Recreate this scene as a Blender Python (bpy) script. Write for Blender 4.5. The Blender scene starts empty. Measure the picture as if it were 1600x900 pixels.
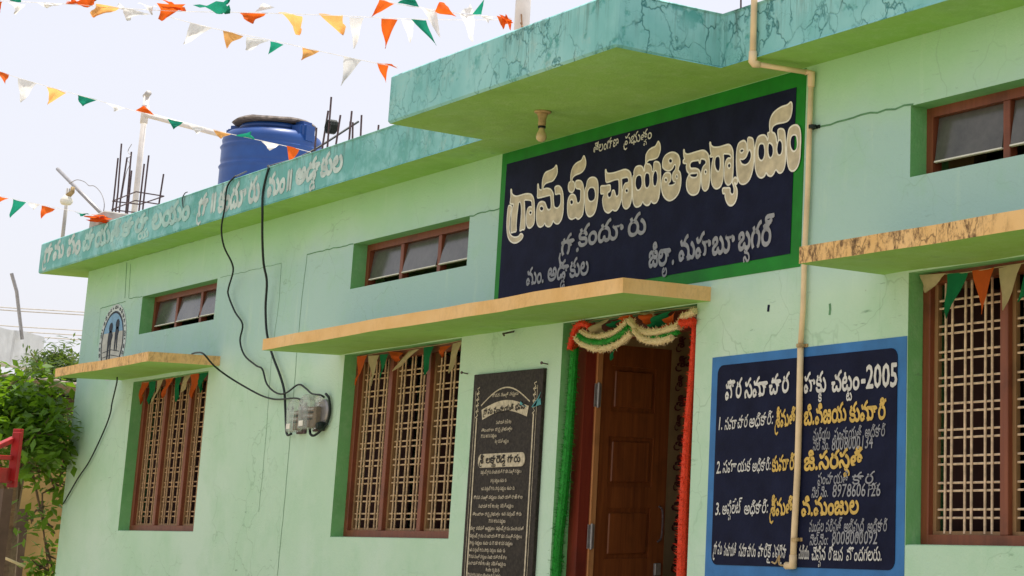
import bpy, bmesh, math, random
from mathutils import Vector, Matrix, noise
random.seed(7)
R = math.radians
sc = bpy.context.scene

# ------------------------------------------------------------------ camera
CAM = Vector((8.0368, -5.2198, 1.6282))
cd = bpy.data.cameras.new('camera')
cam = bpy.data.objects.new('camera', cd)
sc.collection.objects.link(cam)
cam.location = CAM
cam.rotation_euler = (R(102.2378), R(0.0569), R(44.9746))
cd.sensor_width = 36
FPX = 2737.3
cd.lens = FPX / 1600 * 36
cd.shift_x = -(1594.51 - 800) / 1600
cd.shift_y = -(450 - 211.39) / 1600
cd.clip_end = 5000
cd.clip_start = 0.05
sc.camera = cam
# ------------------------------------------------------------------ world and sun
SUN_EL, SUN_AZ = R(77), R(-25)          # azimuth from +Y towards +X
sdir = Vector((math.cos(SUN_EL) * math.sin(SUN_AZ), math.cos(SUN_EL) * math.cos(SUN_AZ), math.sin(SUN_EL)))
w = bpy.data.worlds.new('World')
sc.world = w
w.use_nodes = True
wn = w.node_tree
bg = wn.nodes['Background']
sky = wn.nodes.new('ShaderNodeTexSky')
sky.sky_type = 'NISHITA'
sky.sun_disc = False
sky.sun_elevation = SUN_EL
sky.sun_rotation = SUN_AZ
sky.air_density = 1.0
sky.dust_density = 4.0
sky.ozone_density = 1.0
mixw = wn.nodes.new('ShaderNodeMix')
mixw.data_type = 'RGBA'
mixw.inputs[0].default_value = 0.68
wn.links.new(sky.outputs[0], mixw.inputs[6])
mixw.inputs[7].default_value = (8.5, 8.4, 9.0, 1)      # thin bright overcast veil of a hot hazy day
wn.links.new(mixw.outputs[2], bg.inputs[0])
bg.inputs[1].default_value = 0.10
sd = bpy.data.lights.new('sun', 'SUN')
sd.energy = 4.2
sd.angle = R(0.55)
sd.color = (1.0, 0.95, 0.86)
sun = bpy.data.objects.new('sun', sd)
sc.collection.objects.link(sun)
sun.rotation_euler = (-sdir).to_track_quat('-Z', 'Y').to_euler()
sc.view_settings.view_transform = 'Standard'
sc.view_settings.look = 'None'
sc.view_settings.exposure = 0.40
sc.view_settings.gamma = 1
sc.cycles.max_bounces = 10
sc.cycles.diffuse_bounces = 6

# ------------------------------------------------------------------ helpers
ROT = cam.rotation_euler.to_matrix()


def ray(px, py):
    return ROT @ Vector(((px - 1594.51) / FPX, -(py - 211.39) / FPX, -1))


def W(px, py, Y=0.0):
    """point of the plane y = Y seen at photo pixel px, py (used to survey the facade)"""
    d = ray(px, py)
    return CAM + d * ((Y - CAM.y) / d.y)


def AT(px, py, dist):
    d = ray(px, py)
    return CAM + d * dist


def WZ(px, py, Z):
    d = ray(px, py)
    return CAM + d * ((Z - CAM.z) / d.z)


ORG = {}


def tag(o, label=None, cat=None, group=None, kind=None):
    if label: o['label'] = label
    if cat: o['category'] = cat
    if group: o['group'] = group
    if kind: o['kind'] = kind
    return o


def thing(name, loc, label, cat, group=None):
    o = bpy.data.objects.new(name, None)
    sc.collection.objects.link(o)
    o.location = loc
    o.empty_display_size = .1
    ORG[o.name] = Vector(loc)
    return tag(o, label, cat, group)


def obj(name, bm, mat, parent=None, smooth=False, origin=None):
    """link a bmesh (world coordinates) as one mesh object"""
    me = bpy.data.meshes.new(name)
    org = ORG[parent.name] if parent else Vector(origin or (0, 0, 0))
    if org.length: bmesh.ops.translate(bm, verts=bm.verts, vec=-org)
    if smooth:
        for f in bm.faces: f.smooth = True
    bm.to_mesh(me)
    bm.free()
    for m in (mat if isinstance(mat, (list, tuple)) else [mat]): me.materials.append(m)
    o = bpy.data.objects.new(name, me)
    sc.collection.objects.link(o)
    ORG[o.name] = org
    if parent: o.parent = parent
    else: o.location = org
    return o


def box(bm, a, b, mi=0):
    (x0, y0, z0), (x1, y1, z1) = a, b
    x0, x1 = min(x0, x1), max(x0, x1); y0, y1 = min(y0, y1), max(y0, y1); z0, z1 = min(z0, z1), max(z0, z1)
    v = [bm.verts.new(p) for p in [(x0, y0, z0), (x1, y0, z0), (x1, y1, z0), (x0, y1, z0), (x0, y0, z1), (x1, y0, z1), (x1, y1, z1), (x0, y1, z1)]]
    for f in [(0, 3, 2, 1), (4, 5, 6, 7), (0, 1, 5, 4), (1, 2, 6, 5), (2, 3, 7, 6), (3, 0, 4, 7)]:
        fc = bm.faces.new([v[i] for i in f]); fc.material_index = mi
    return v


def bev(bm, w=.004, seg=1):
    bmesh.ops.bevel(bm, geom=list(bm.edges), offset=w, segments=seg, affect='EDGES', clamp_overlap=True)
    return bm


def NB(): return bmesh.new()


def bx(a, b, bw=0):
    bm = NB(); box(bm, a, b)
    if bw: bev(bm, bw)
    return bm


def tube(bm, pts, r, n=8, cap=True):
    pts = [Vector(p) for p in pts]
    rs = r if isinstance(r, (list, tuple)) else [r] * len(pts)
    rings = []
    up = None
    for i, p in enumerate(pts):
        t = (pts[min(i + 1, len(pts) - 1)] - pts[max(i - 1, 0)]).normalized()
        if up is None:
            up = Vector((0, 0, 1)) if abs(t.z) < .9 else Vector((1, 0, 0))
        s = t.cross(up).normalized()
        u = s.cross(t).normalized(); up = u
        rings.append([bm.verts.new(p + (s * math.cos(2 * math.pi * k / n) + u * math.sin(2 * math.pi * k / n)) * rs[i]) for k in range(n)])
    for a, b in zip(rings, rings[1:]):
        for k in range(n): bm.faces.new([a[k], a[(k + 1) % n], b[(k + 1) % n], b[k]])
    if cap:
        bm.faces.new(rings[0][::-1]); bm.faces.new(rings[-1])
    return bm


def smooth_path(pts, sub=5):
    pts = [Vector(p) for p in pts]
    P = [pts[0] * 2 - pts[1]] + pts + [pts[-1] * 2 - pts[-2]]
    out = []
    for i in range(1, len(P) - 2):
        for k in range(sub):
            t = k / sub
            a, b, c, d = P[i - 1], P[i], P[i + 1], P[i + 2]
            out.append(.5 * ((2 * b) + (c - a) * t + (2 * a - 5 * b + 4 * c - d) * t * t + (3 * b - a - 3 * c + d) * t ** 3))
    out.append(P[-2])
    return out


def lathe(bm, c, prof, n=20, axis='Z'):
    """prof: list of (radius, height)"""
    rings = []
    for r, h in prof:
        ring = []
        for k in range(n):
            a = 2 * math.pi * k / n
            q = Vector((math.cos(a) * r, math.sin(a) * r, h))
            if axis == 'Y': q = Vector((q.x, -q.z, q.y))
            if axis == 'X': q = Vector((q.z, q.x, q.y))
            ring.append(bm.verts.new(Vector(c) + q))
        rings.append(ring)
    for a, b in zip(rings, rings[1:]):
        for k in range(n): bm.faces.new([a[k], a[(k + 1) % n], b[(k + 1) % n], b[k]])
    bm.faces.new(rings[0][::-1]); bm.faces.new(rings[-1])
    return bm


# ------------------------------------------------------------------ materials
class Mat:
    def __init__(s, name, base=(.5, .5, .5), rough=.8, spec=.3, metal=0):
        s.m = bpy.data.materials.new(name); s.m.use_nodes = True
        s.t = s.m.node_tree; s.b = s.t.nodes['Principled BSDF']
        s.b.inputs['Base Color'].default_value = (*base, 1)
        s.b.inputs['Roughness'].default_value = rough
        s.b.inputs['Specular IOR Level'].default_value = spec
        s.b.inputs['Metallic'].default_value = metal
        s.co = s.t.nodes.new('ShaderNodeTexCoord').outputs['Object']
        s.geo = s.t.nodes.new('ShaderNodeNewGeometry').outputs['Position']

    def n(s, k): return s.t.nodes.new(k)

    def L(s, a, b): s.t.links.new(a, b)

    def mapped(s, sc_=(1, 1, 1), loc=(0, 0, 0)):
        m = s.n('ShaderNodeMapping'); m.inputs['Scale'].default_value = sc_; m.inputs['Location'].default_value = loc
        s.L(s.geo, m.inputs[0]); return m.outputs[0]

    def noise(s, scale=5, detail=4, v=None, rough=.55, dist=0):
        n = s.n('ShaderNodeTexNoise'); n.inputs['Scale'].default_value = scale; n.inputs['Detail'].default_value = detail
        n.inputs['Roughness'].default_value = rough; n.inputs['Distortion'].default_value = dist
        s.L(v or s.geo, n.inputs['Vector']); return n.outputs[0]

    def crack(s, scale=5, width=.03, v=None, warp=.15):
        nn = s.n('ShaderNodeTexNoise'); nn.inputs['Scale'].default_value = scale * 1.6; nn.inputs['Detail'].default_value = 3
        s.L(v or s.geo, nn.inputs['Vector'])
        ad = s.n('ShaderNodeVectorMath'); ad.operation = 'MULTIPLY_ADD'
        s.L(nn.outputs[1], ad.inputs[0]); ad.inputs[1].default_value = (warp,) * 3; s.L(v or s.geo, ad.inputs[2])
        vo = s.n('ShaderNodeTexVoronoi'); vo.feature = 'DISTANCE_TO_EDGE'; vo.inputs['Scale'].default_value = scale
        s.L(ad.outputs[0], vo.inputs['Vector'])
        return s.ramp(vo.outputs[0], [(0, 1), (width, 0)])

    def ramp(s, f, st):
        r = s.n('ShaderNodeMapRange'); r.inputs[1].default_value = st[0][0]; r.inputs[2].default_value = st[1][0]
        r.inputs[3].default_value = st[0][1]; r.inputs[4].default_value = st[1][1]
        s.L(f, r.inputs[0]); return r.outputs[0]

    def mul(s, a, b, op='MULTIPLY'):
        m = s.n('ShaderNodeMath'); m.operation = op
        for i, q in enumerate((a, b)):
            if isinstance(q, (int, float)): m.inputs[i].default_value = q
            else: s.L(q, m.inputs[i])
        m.use_clamp = True
        return m.outputs[0]

    def mix(s, f, a, b):
        m = s.n('ShaderNodeMix'); m.data_type = 'RGBA'
        if isinstance(f, (int, float)): m.inputs[0].default_value = f
        else: s.L(f, m.inputs[0])
        for i, q in ((6, a), (7, b)):
            if isinstance(q, tuple): m.inputs[i].default_value = (*q, 1)
            else: s.L(q, m.inputs[i])
        return m.outputs[2]

    def color(s, c): s.L(c, s.b.inputs['Base Color']); return s

    def bump(s, h, strength=.2, dist=.01):
        b = s.n('ShaderNodeBump'); b.inputs['Strength'].default_value = strength; b.inputs['Distance'].default_value = dist
        s.L(h, b.inputs['Height']); s.L(b.outputs[0], s.b.inputs['Normal']); return s

    def sep(s):
        x = s.n('ShaderNodeSeparateXYZ'); s.L(s.geo, x.inputs[0]); return x.outputs


def simple(name, base, rough=.7, var=.25, scale=30, bump=.1, spec=.3, metal=0):
    M = Mat(name, base, rough, spec, metal)
    f = M.noise(scale, 5)
    d = tuple(c * (1 - var) for c in base); l = tuple(min(1, c * (1 + var)) for c in base)
    M.color(M.mix(M.ramp(f, [(.3, 0), (.7, 1)]), d, l))
    if bump: M.bump(M.noise(scale * 3, 4), bump, .004)
    return M.m


def wall_paint(name, a, b, dirt=(.16, .30, .17), grime=1.0):
    M = Mat(name, a, .75, .25)
    c = M.mix(M.ramp(M.noise(.9, 3), [(.35, 0), (.65, 1)]), a, b)
    c = M.mix(M.mul(M.ramp(M.noise(14, 6, rough=.7), [(.5, 0), (.85, 1)]), .22), c, (.66, .80, .60))
    if grime == 1.0:      # cool skylight above the sunshades, painted into the wall colour as a band
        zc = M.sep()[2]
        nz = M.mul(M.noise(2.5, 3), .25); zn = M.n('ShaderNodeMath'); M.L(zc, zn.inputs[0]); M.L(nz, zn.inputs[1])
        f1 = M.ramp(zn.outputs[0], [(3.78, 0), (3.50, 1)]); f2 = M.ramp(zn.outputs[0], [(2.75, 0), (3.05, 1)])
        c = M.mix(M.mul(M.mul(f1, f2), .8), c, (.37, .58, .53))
        c = M.mix(M.mul(M.ramp(zn.outputs[0], [(3.55, 0), (3.85, 1)]), .6), c, (.30, .62, .26))  # green bounce from the soffit, painted into the wall top
    # horizontal roller and crazing marks, and small knocks
    hz = M.noise(1.0, 5, M.mapped((7, 7, 48)), .7)
    zone = M.ramp(M.noise(1.1, 2), [(.44, 0), (.62, 1)])
    c = M.mix(M.mul(M.ramp(hz, [(.60, 0), (.68, .9)]), M.mul(M.mul(zone, M.ramp(M.noise(6, 3), [(.45, 0), (.6, 1)])), grime)), c, (.10, .20, .12))
    c = M.mix(M.mul(M.ramp(M.noise(2.2, 5, rough=.7), [(.5, 0), (.75, .5)]), grime), c, (.33, .60, .36))
    c = M.mix(M.mul(M.ramp(M.noise(1.0, 5, M.mapped((9, 9, 1.2)), .7), [(.58, 0), (.78, .45)]), grime), c, (.58, .76, .56))
    vt = M.noise(1.0, 4, M.mapped((40, 40, 3)), .6)
    c = M.mix(M.mul(M.ramp(vt, [(.62, 0), (.8, .35)]), M.mul(zone, grime)), c, dirt)
    c = M.mix(M.mul(M.ramp(M.noise(38, 2), [(.72, 0), (.76, .55)]), M.mul(zone, grime)), c, (.12, .2, .12))
    c = M.mix(M.mul(M.crack(2.6, .012, M.mapped((1, 1, 1.0)), .25), M.mul(zone, .35 * grime)), c, dirt)
    if grime < 1: c = M.mix(M.ramp(M.noise(1.6, 6, rough=.7), [(.5, 0), (.72, .45)]), c, tuple(q * .62 for q in a)); c = M.mix(M.ramp(M.noise(3.1, 6, M.mapped((1, 2.5, 1), (7, 3, 0)), .75), [(.6, 0), (.72, .35)]), c, (.42, .52, .30))
    M.color(c)
    M.bump(M.mul(M.mul(M.noise(75, 4), .35), M.mul(M.noise(4.5, 5, rough=.6), .65), 'ADD'), .55, .012)
    return M.m


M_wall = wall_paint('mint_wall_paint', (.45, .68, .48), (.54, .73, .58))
M_reveal = wall_paint('green_reveal_paint', (.17, .48, .17), (.21, .52, .21), (.10, .26, .10), .5)
M_soffit = wall_paint('green_soffit_paint', (.26, .52, .10), (.31, .57, .14), (.14, .26, .06), .5)


def teal_paint():
    M = Mat('peeling_teal_paint', (.2, .5, .45), .7, .25)
    a = M.mix(M.ramp(M.noise(3, 4), [(.35, 0), (.65, 1)]), (.20, .51, .50), (.30, .61, .60))
    x, y, z = M.sep()
    # more flaking around the porch than along the lettered run
    right = M.ramp(x, [(-1.6, .0), (1.0, 1)])
    pm = M.mul(M.ramp(M.noise(2.4, 4, rough=.6), [(.42, 0), (.53, 1)]), M.ramp(x, [(-1.4, .45), (.6, 1)]))
    ck = M.crack(7.5, .05, M.mapped((1, 1, .8)), .16)
    a = M.mix(M.mul(ck, pm), a, (.045, .20, .20))
    a = M.mix(M.mul(M.crack(19, .05, None, .08), M.mul(pm, M.ramp(M.noise(4, 2), [(.5, 0), (.6, .8)]))), a, (.06, .24, .23))
    flake = M.mul(M.ramp(M.noise(4.5, 5, rough=.65), [(.56, 0), (.62, 1)]), M.ramp(M.noise(1.3, 2), [(.42, 0), (.55, 1)]))
    a = M.mix(M.mul(flake, .85), a, (.07, .33, .30))
    a = M.mix(M.mul(M.ramp(M.noise(3.4, 4, rough=.65), [(.44, 0), (.56, .8)]), M.ramp(x, [(-2.2, 1), (-1.8, .0)])), a, (.12, .40, .36))
    drip = M.mul(M.ramp(M.noise(1, 5, M.mapped((22, 22, 1.5)), .7), [(.52, 0), (.66, .8)]), M.mul(M.ramp(z, [(3.86, 0), (4.08, 1)]), M.ramp(M.noise(1.7, 2), [(.42, 0), (.56, 1)])))
    a = M.mix(drip, a, (.09, .16, .13))
    a = M.mix(M.mul(M.ramp(M.noise(6, 6, rough=.75), [(.55, 0), (.68, .55)]), M.ramp(M.noise(.9, 2), [(.5, 0), (.6, 1)])), a, (.40, .56, .50))
    st = M.ramp(M.noise(1, 4, M.mapped((30, 30, 3)), .6), [(.55, 0), (.75, .55)])
    a = M.mix(M.mul(st, M.ramp(M.noise(1.6, 2), [(.4, .2), (.6, 1)])), a, (.12, .38, .34))
    M.color(a)
    M.bump(M.mul(M.mul(ck, pm), -1, 'MULTIPLY'), .1)
    h = M.mul(M.ramp(flake, [(0, 1), (1, .3)]), M.ramp(M.mul(ck, pm), [(0, 1), (1, 0)]))
    M.bump(h, .6, .006)
    return M.m


M_teal = teal_paint()


def shade_edge(name, stain):
    M = Mat(name, (.7, .42, .2), .75, .25)
    a = M.mix(M.ramp(M.noise(5, 5), [(.3, 0), (.7, 1)]), (.74, .46, .17), (.82, .55, .25))
    st = M.ramp(M.noise(1, 6, M.mapped((26, 26, 13)), .8), [(.47, 0), (.62, .9)])
    big = M.ramp(M.noise(2.0, 3), [(.38, 0), (.54, 1)])
    a = M.mix(M.mul(M.mul(st, big), stain), a, (.10, .055, .03))
    a = M.mix(M.mul(M.crack(9, .035, M.mapped((1, 1, .5)), .12), M.mul(big, stain * .8)), a, (.07, .04, .02))
    M.color(a); M.bump(M.noise(60, 4), .4, .004)
    return M.m


M_edge_clean = shade_edge('orange_edge_paint', .12)
M_edge_dirty = shade_edge('stained_orange_edge_paint', 1.0)
M_edge_mid = shade_edge('weathered_orange_edge_paint', .6)
M_conc = simple('bare_concrete', (.42, .41, .38), .9, .3, 9, .5)
M_wood = None


def wood(name, a, b, rough=.45, sx=(40, 40, 2)):
    M = Mat(name, a, rough, .4)
    g = M.noise(1, 6, M.mapped(sx), .65, .6)
    c = M.mix(M.ramp(g, [(.3, 0), (.7, 1)]), a, b)
    c = M.mix(M.mul(M.ramp(M.noise(5, 4), [(.55, 0), (.8, .5)]), 1), c, (.03, .012, .008))
    M.color(c); M.bump(g, .2, .003)
    return M.m


M_frame = wood('red_oxide_frame_paint', (.17, .045, .02), (.24, .07, .03), .5)
M_door = wood('varnished_door_wood', (.14, .034, .010), (.27, .080, .020), .4)
M_dooredge = wood('raw_door_edge_wood', (.42, .17, .06), (.55, .26, .10), .5)
M_doorframe = wood('maroon_door_frame', (.14, .016, .008), (.19, .028, .012), .5)
M_bar = simple('cream_grille_paint', (.66, .50, .35), .55, .3, 40, .1)
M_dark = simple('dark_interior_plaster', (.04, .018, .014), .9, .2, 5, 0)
M_shutter = wood('dark_shutter_wood', (.022, .004, .003), (.04, .008, .005), .7)


def pane_mat():
    M = Mat('dusty_window_glass', (.22, .215, .20), .28, .5)
    c = M.mix(M.ramp(M.noise(6, 5, rough=.7), [(.3, 0), (.75, 1)]), (.06, .058, .05), (.13, .125, .11))
    M.color(c)
    return M.m


M_pane = pane_mat()
M_pane.node_tree.nodes['Principled BSDF'].inputs['Roughness'].default_value = .16
M_navy = Mat('navy_sign_paint', (.006, .007, .02), .7, .12)
M_navy.color(M_navy.mix(M_navy.ramp(M_navy.noise(7, 4), [(.3, 0), (.7, 1)]), (.005, .007, .024), (.010, .014, .042)))
M_navy.bump(M_navy.noise(60, 3), .3, .003); M_navy = M_navy.m
M_sgreen = simple('sign_border_green', (.004, .20, .012), .6, .2, 6, .25)
M_blue = simple('board_border_blue', (.035, .17, .42), .6, .2, 5, .25)
M_cream = simple('sign_letter_cream', (.82, .80, .70), .6, .12, 20, .15)
M_tan = simple('sign_letter_tan', (.58, .51, .36), .65, .22, 16, .2)
M_white = simple('white_letter_paint', (.62, .62, .58), .6, .15, 25, .1)
M_grey_l = simple('grey_letter_paint', (.30, .31, .33), .65, .2, 20, .1)
M_yellow = simple('yellow_letter_paint', (.62, .42, .10), .6, .2, 25, .1)
M_faded = simple('faded_letter_paint', (.50, .62, .58), .7, .22, 12, .2)
M_granite = simple('black_granite', (.026, .021, .016), .6, .6, 60, .05, .2)
M_engrave = simple('engraved_letter_paint', (.52, .46, .33), .7, .3, 60, 0)
M_mar_l = simple('maroon_letter_paint', (.13, .015, .012), .7, .2, 20, 0)
M_pvc = simple('cream_conduit_plastic', (.78, .60, .36), .5, .15, 9, .05)
M_greyp = simple('grey_pipe_plastic', (.50, .48, .45), .5, .15, 12, .05)
M_whitep = simple('white_pipe_plastic', (.74, .70, .66), .5, .1, 12, .05)
M_black = simple('black_cable_rubber', (.010, .018, .016), .5, .2, 20, 0)
M_rust = simple('rusty_rebar_steel', (.10, .07, .075), .8, .4, 60, .2)
M_steel = simple('galvanised_steel', (.32, .31, .31), .45, .2, 40, .05, .4, .6)
M_tank = Mat('blue_tank_plastic', (.012, .07, .30), .38, .45)
M_tank.color(M_tank.mix(M_tank.ramp(M_tank.noise(4, 4), [(.3, 0), (.7, 1)]), (.012, .055, .22), (.018, .085, .32))); M_tank = M_tank.m
M_lid = simple('weathered_tank_lid', (.20, .17, .15), .9, .5, 25, .5)
M_bulb = simple('cream_bulb_glass', (.60, .48, .24), .25, .06, 10, 0, .5)
M_holder = simple('brown_bulb_holder', (.42, .30, .14), .5, .3, 30, 0)
M_rope = simple('jute_rope', (.36, .22, .12), .9, .3, 60, .3)
M_red = simple('red_steel_paint', (.36, .012, .012), .45, .25, 8, .1, .4)
M_tanw = simple('ochre_wall_plaster', (.42, .27, .11), .9, .25, 3, .4)
M_brownd = simple('brown_stained_plaster', (.10, .065, .045), .9, .3, 5, .4)
M_whitew = simple('whitewashed_concrete', (.58, .62, .66), .85, .12, 4, .5)
M_soil = Mat('dusty_ground', (.4, .34, .26), .95, .1)
M_soil.color(M_soil.mix(M_soil.ramp(M_soil.noise(1.2, 8, rough=.7), [(.3, 0), (.7, 1)]), (.30, .25, .16), (.40, .34, .23)))
M_soil.bump(M_soil.noise(14, 6), .6, .03); M_soil = M_soil.m


def clear_plastic():
    M = Mat('clear_meter_cover', (.75, .76, .72), .12, .5)
    M.b.inputs['Transmission Weight'].default_value = .75
    M.b.inputs['Alpha'].default_value = .45
    return M.m


M_cover = clear_plastic()


def cloth(name, col, trans=.45):
    M = Mat(name, col, .8, .15)
    c = M.mix(M.ramp(M.noise(25, 3), [(.3, 0), (.7, 1)]), tuple(q * .85 for q in col), col)
    M.color(c)
    tr = M.n('ShaderNodeBsdfTranslucent'); M.L(c, tr.inputs[0])
    mx = M.n('ShaderNodeMixShader'); mx.inputs[0].default_value = trans
    M.L(M.b.outputs[0], mx.inputs[1]); M.L(tr.outputs[0], mx.inputs[2])
    M.L(mx.outputs[0], M.t.nodes['Material Output'].inputs[0])
    return M.m


FLAG = {'O': cloth('orange_flag_cloth', (.85, .16, .02)), 'W': cloth('white_flag_cloth', (.93, .92, .90), .55), 'G': cloth('green_flag_cloth', (.02, .30, .19)), 'Y': cloth('sunlit_orange_flag_cloth', (.95, .50, .16), .6)}  # Y is the orange cloth, coloured paler to imitate strong sunlight on it
WFLAG = {'O': cloth('orange_bunting_cloth', (.62, .12, .02), .3), 'W': cloth('cream_bunting_cloth', (.55, .48, .27), .3), 'G': cloth('deep_green_bunting_cloth', (.01, .20, .075), .3)}
TIN = {'g': simple('green_tinsel', (.01, .26, .02), .45, .6, 180, .8), 'r': simple('red_tinsel', (.75, .05, .012), .5, .4, 180, .8), 'w': simple('cream_tinsel', (.80, .66, .38), .6, .25, 180, .8)}

# ------------------------------------------------------------------ ground
bm = NB(); n = 40; S = 900
v = [bm.verts.new(p) for p in [(-S, -S, 0), (S, -S, 0), (S, S, 0), (-S, S, 0)]]
bm.faces.new(v)
tag(obj('ground', bm, M_soil), kind='structure')

# ------------------------------------------------------------------ the office building
XL, XR, DEP = -9.165, 8.77, 9.0
SOF, FT, PL = 3.805, 4.085, .42
bld = thing('office_building', (0, 0, 0), 'mint green single storey village office with teal roof edge and orange sunshades', 'building')
WIN = [(-7.708, -6.080, 1.510, 2.730, 3.128, 3.450), (-3.680, -2.045, 1.490, 2.700, 3.149, 3.464), (2.108, 3.743, 1.500, 2.702, 3.142, 3.478)]
DOOR = (-.857, .457, PL, 2.700)
T = .24
ops = [(a, b, c, d) for a, b, c, d, e, f in WIN] + [(a, b, e, f) for a, b, c, d, e, f in WIN] + [DOOR]
xs = sorted({XL, XR, *[o[0] for o in ops], *[o[1] for o in ops]})
zs = sorted({0, SOF, *[o[2] for o in ops], *[o[3] for o in ops]})
bm = NB(); V = {}


def vv(x, y, z):
    k = (round(x, 4), round(y, 4), round(z, 4))
    if k not in V: V[k] = bm.verts.new(k)
    return V[k]


for i in range(len(xs) - 1):
    for j in range(len(zs) - 1):
        cx, cz = (xs[i] + xs[i + 1]) / 2, (zs[j] + zs[j + 1]) / 2
        if any(o[0] < cx < o[1] and o[2] < cz < o[3] for o in ops): continue
        for y in (0, T):
            q = [vv(xs[i], y, zs[j]), vv(xs[i + 1], y, zs[j]), vv(xs[i + 1], y, zs[j + 1]), vv(xs[i], y, zs[j + 1])]
            bm.faces.new(q if y == 0 else q[::-1])
for (a, b, c, d) in ops:
    for p, q in (((a, c), (a, d)), ((a, d), (b, d)), ((b, d), (b, c)), ((b, c), (a, c))):
        f = bm.faces.new([bm.verts.new((p[0], 0, p[1])), bm.verts.new((q[0], 0, q[1])), bm.verts.new((q[0], T, q[1])), bm.verts.new((p[0], T, p[1]))])
        f.material_index = 1
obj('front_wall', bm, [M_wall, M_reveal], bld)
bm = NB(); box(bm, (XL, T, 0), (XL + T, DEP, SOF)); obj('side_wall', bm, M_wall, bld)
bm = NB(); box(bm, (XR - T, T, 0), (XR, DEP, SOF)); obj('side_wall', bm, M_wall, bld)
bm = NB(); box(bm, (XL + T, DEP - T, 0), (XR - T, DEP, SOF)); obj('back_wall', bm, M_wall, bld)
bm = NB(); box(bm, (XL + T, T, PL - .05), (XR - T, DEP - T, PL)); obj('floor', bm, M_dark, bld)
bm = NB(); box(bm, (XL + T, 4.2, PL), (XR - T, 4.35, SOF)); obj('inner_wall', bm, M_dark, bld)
# eave slab: teal fascia outside, green soffit beneath, bare concrete on top
EY, PY_, PX0, PX1 = -.283, -.893, -1.370, 1.000
out = [(-9.65, EY), (PX0, EY), (PX0, PY_), (PX1, PY_), (PX1, EY), (XR + .45, EY), (XR + .45, DEP + .3), (-9.65, DEP + .3)]
bm = NB()
lo = [bm.verts.new((x, y, SOF)) for x, y in out]; hi = [bm.verts.new((x, y, FT)) for x, y in out]
bm.faces.new(lo[::-1]).material_index = 1
bm.faces.new(hi).material_index = 2
for i in range(len(out)):
    j = (i + 1) % len(out); bm.faces.new([lo[i], lo[j], hi[j], hi[i]])
bev(bm, .012)
roof = obj('roof_slab', bm, [M_teal, M_soffit, M_conc], bld)
# low drip lip along the roof edge, catching the sun
SH = [(-8.0, -5.87, 2.757, 2.829, -.528, M_edge_mid), (-3.765, .575, 2.706, 2.780, -.526, M_edge_clean), (1.932, 4.05, 2.708, 2.785, -.485, M_edge_dirty)]
for k, (a, b, z0, z1, y, m) in enumerate(SH):
    bm = NB()
    q = box(bm, (a, y, z0), (b, 0, z1))
    bm.faces.ensure_lookup_table()
    bm.faces[0].material_index = 1; bm.faces[1].material_index = 2
    bmesh.ops.subdivide_edges(bm, edges=[e for e in bm.edges if abs(e.verts[0].co.x - e.verts[1].co.x) > 1], cuts=24)
    for vt in bm.verts:
        vt.co.z += .007 * noise.noise(vt.co * 2.1); vt.co.y += .010 * noise.noise(vt.co * 2.3 + Vector((5, 5, 5))) if vt.co.y < -.1 else 0
    o = obj('sunshade', bm, [m, M_soffit, M_conc], bld)
    o['label'] = ['short weathered orange edged sunshade', 'long clean orange edged sunshade over window and door', 'black stained orange edged sunshade'][k]


for k in range(3):
    obj('door_step', bx((-1.3 - .12 * k, -.35 - .3 * k, 0), (.9 + .12 * k, -.002 - .3 * k - (.05 if k else 0) + .052 * (k > 0), .42 - .14 * k), .006), M_conc, bld)
# windows ------------------------------------------------------------
M_case = wood('casement_brown_paint', (.22, .12, .05), (.34, .20, .09), .6)
M_barB = [simple('golden_grille_paint', (.44, .28, .15), .55, .35, 40, .1), simple('tan_grille_paint', (.55, .39, .23), .55, .35, 40, .1), M_bar]


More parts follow.
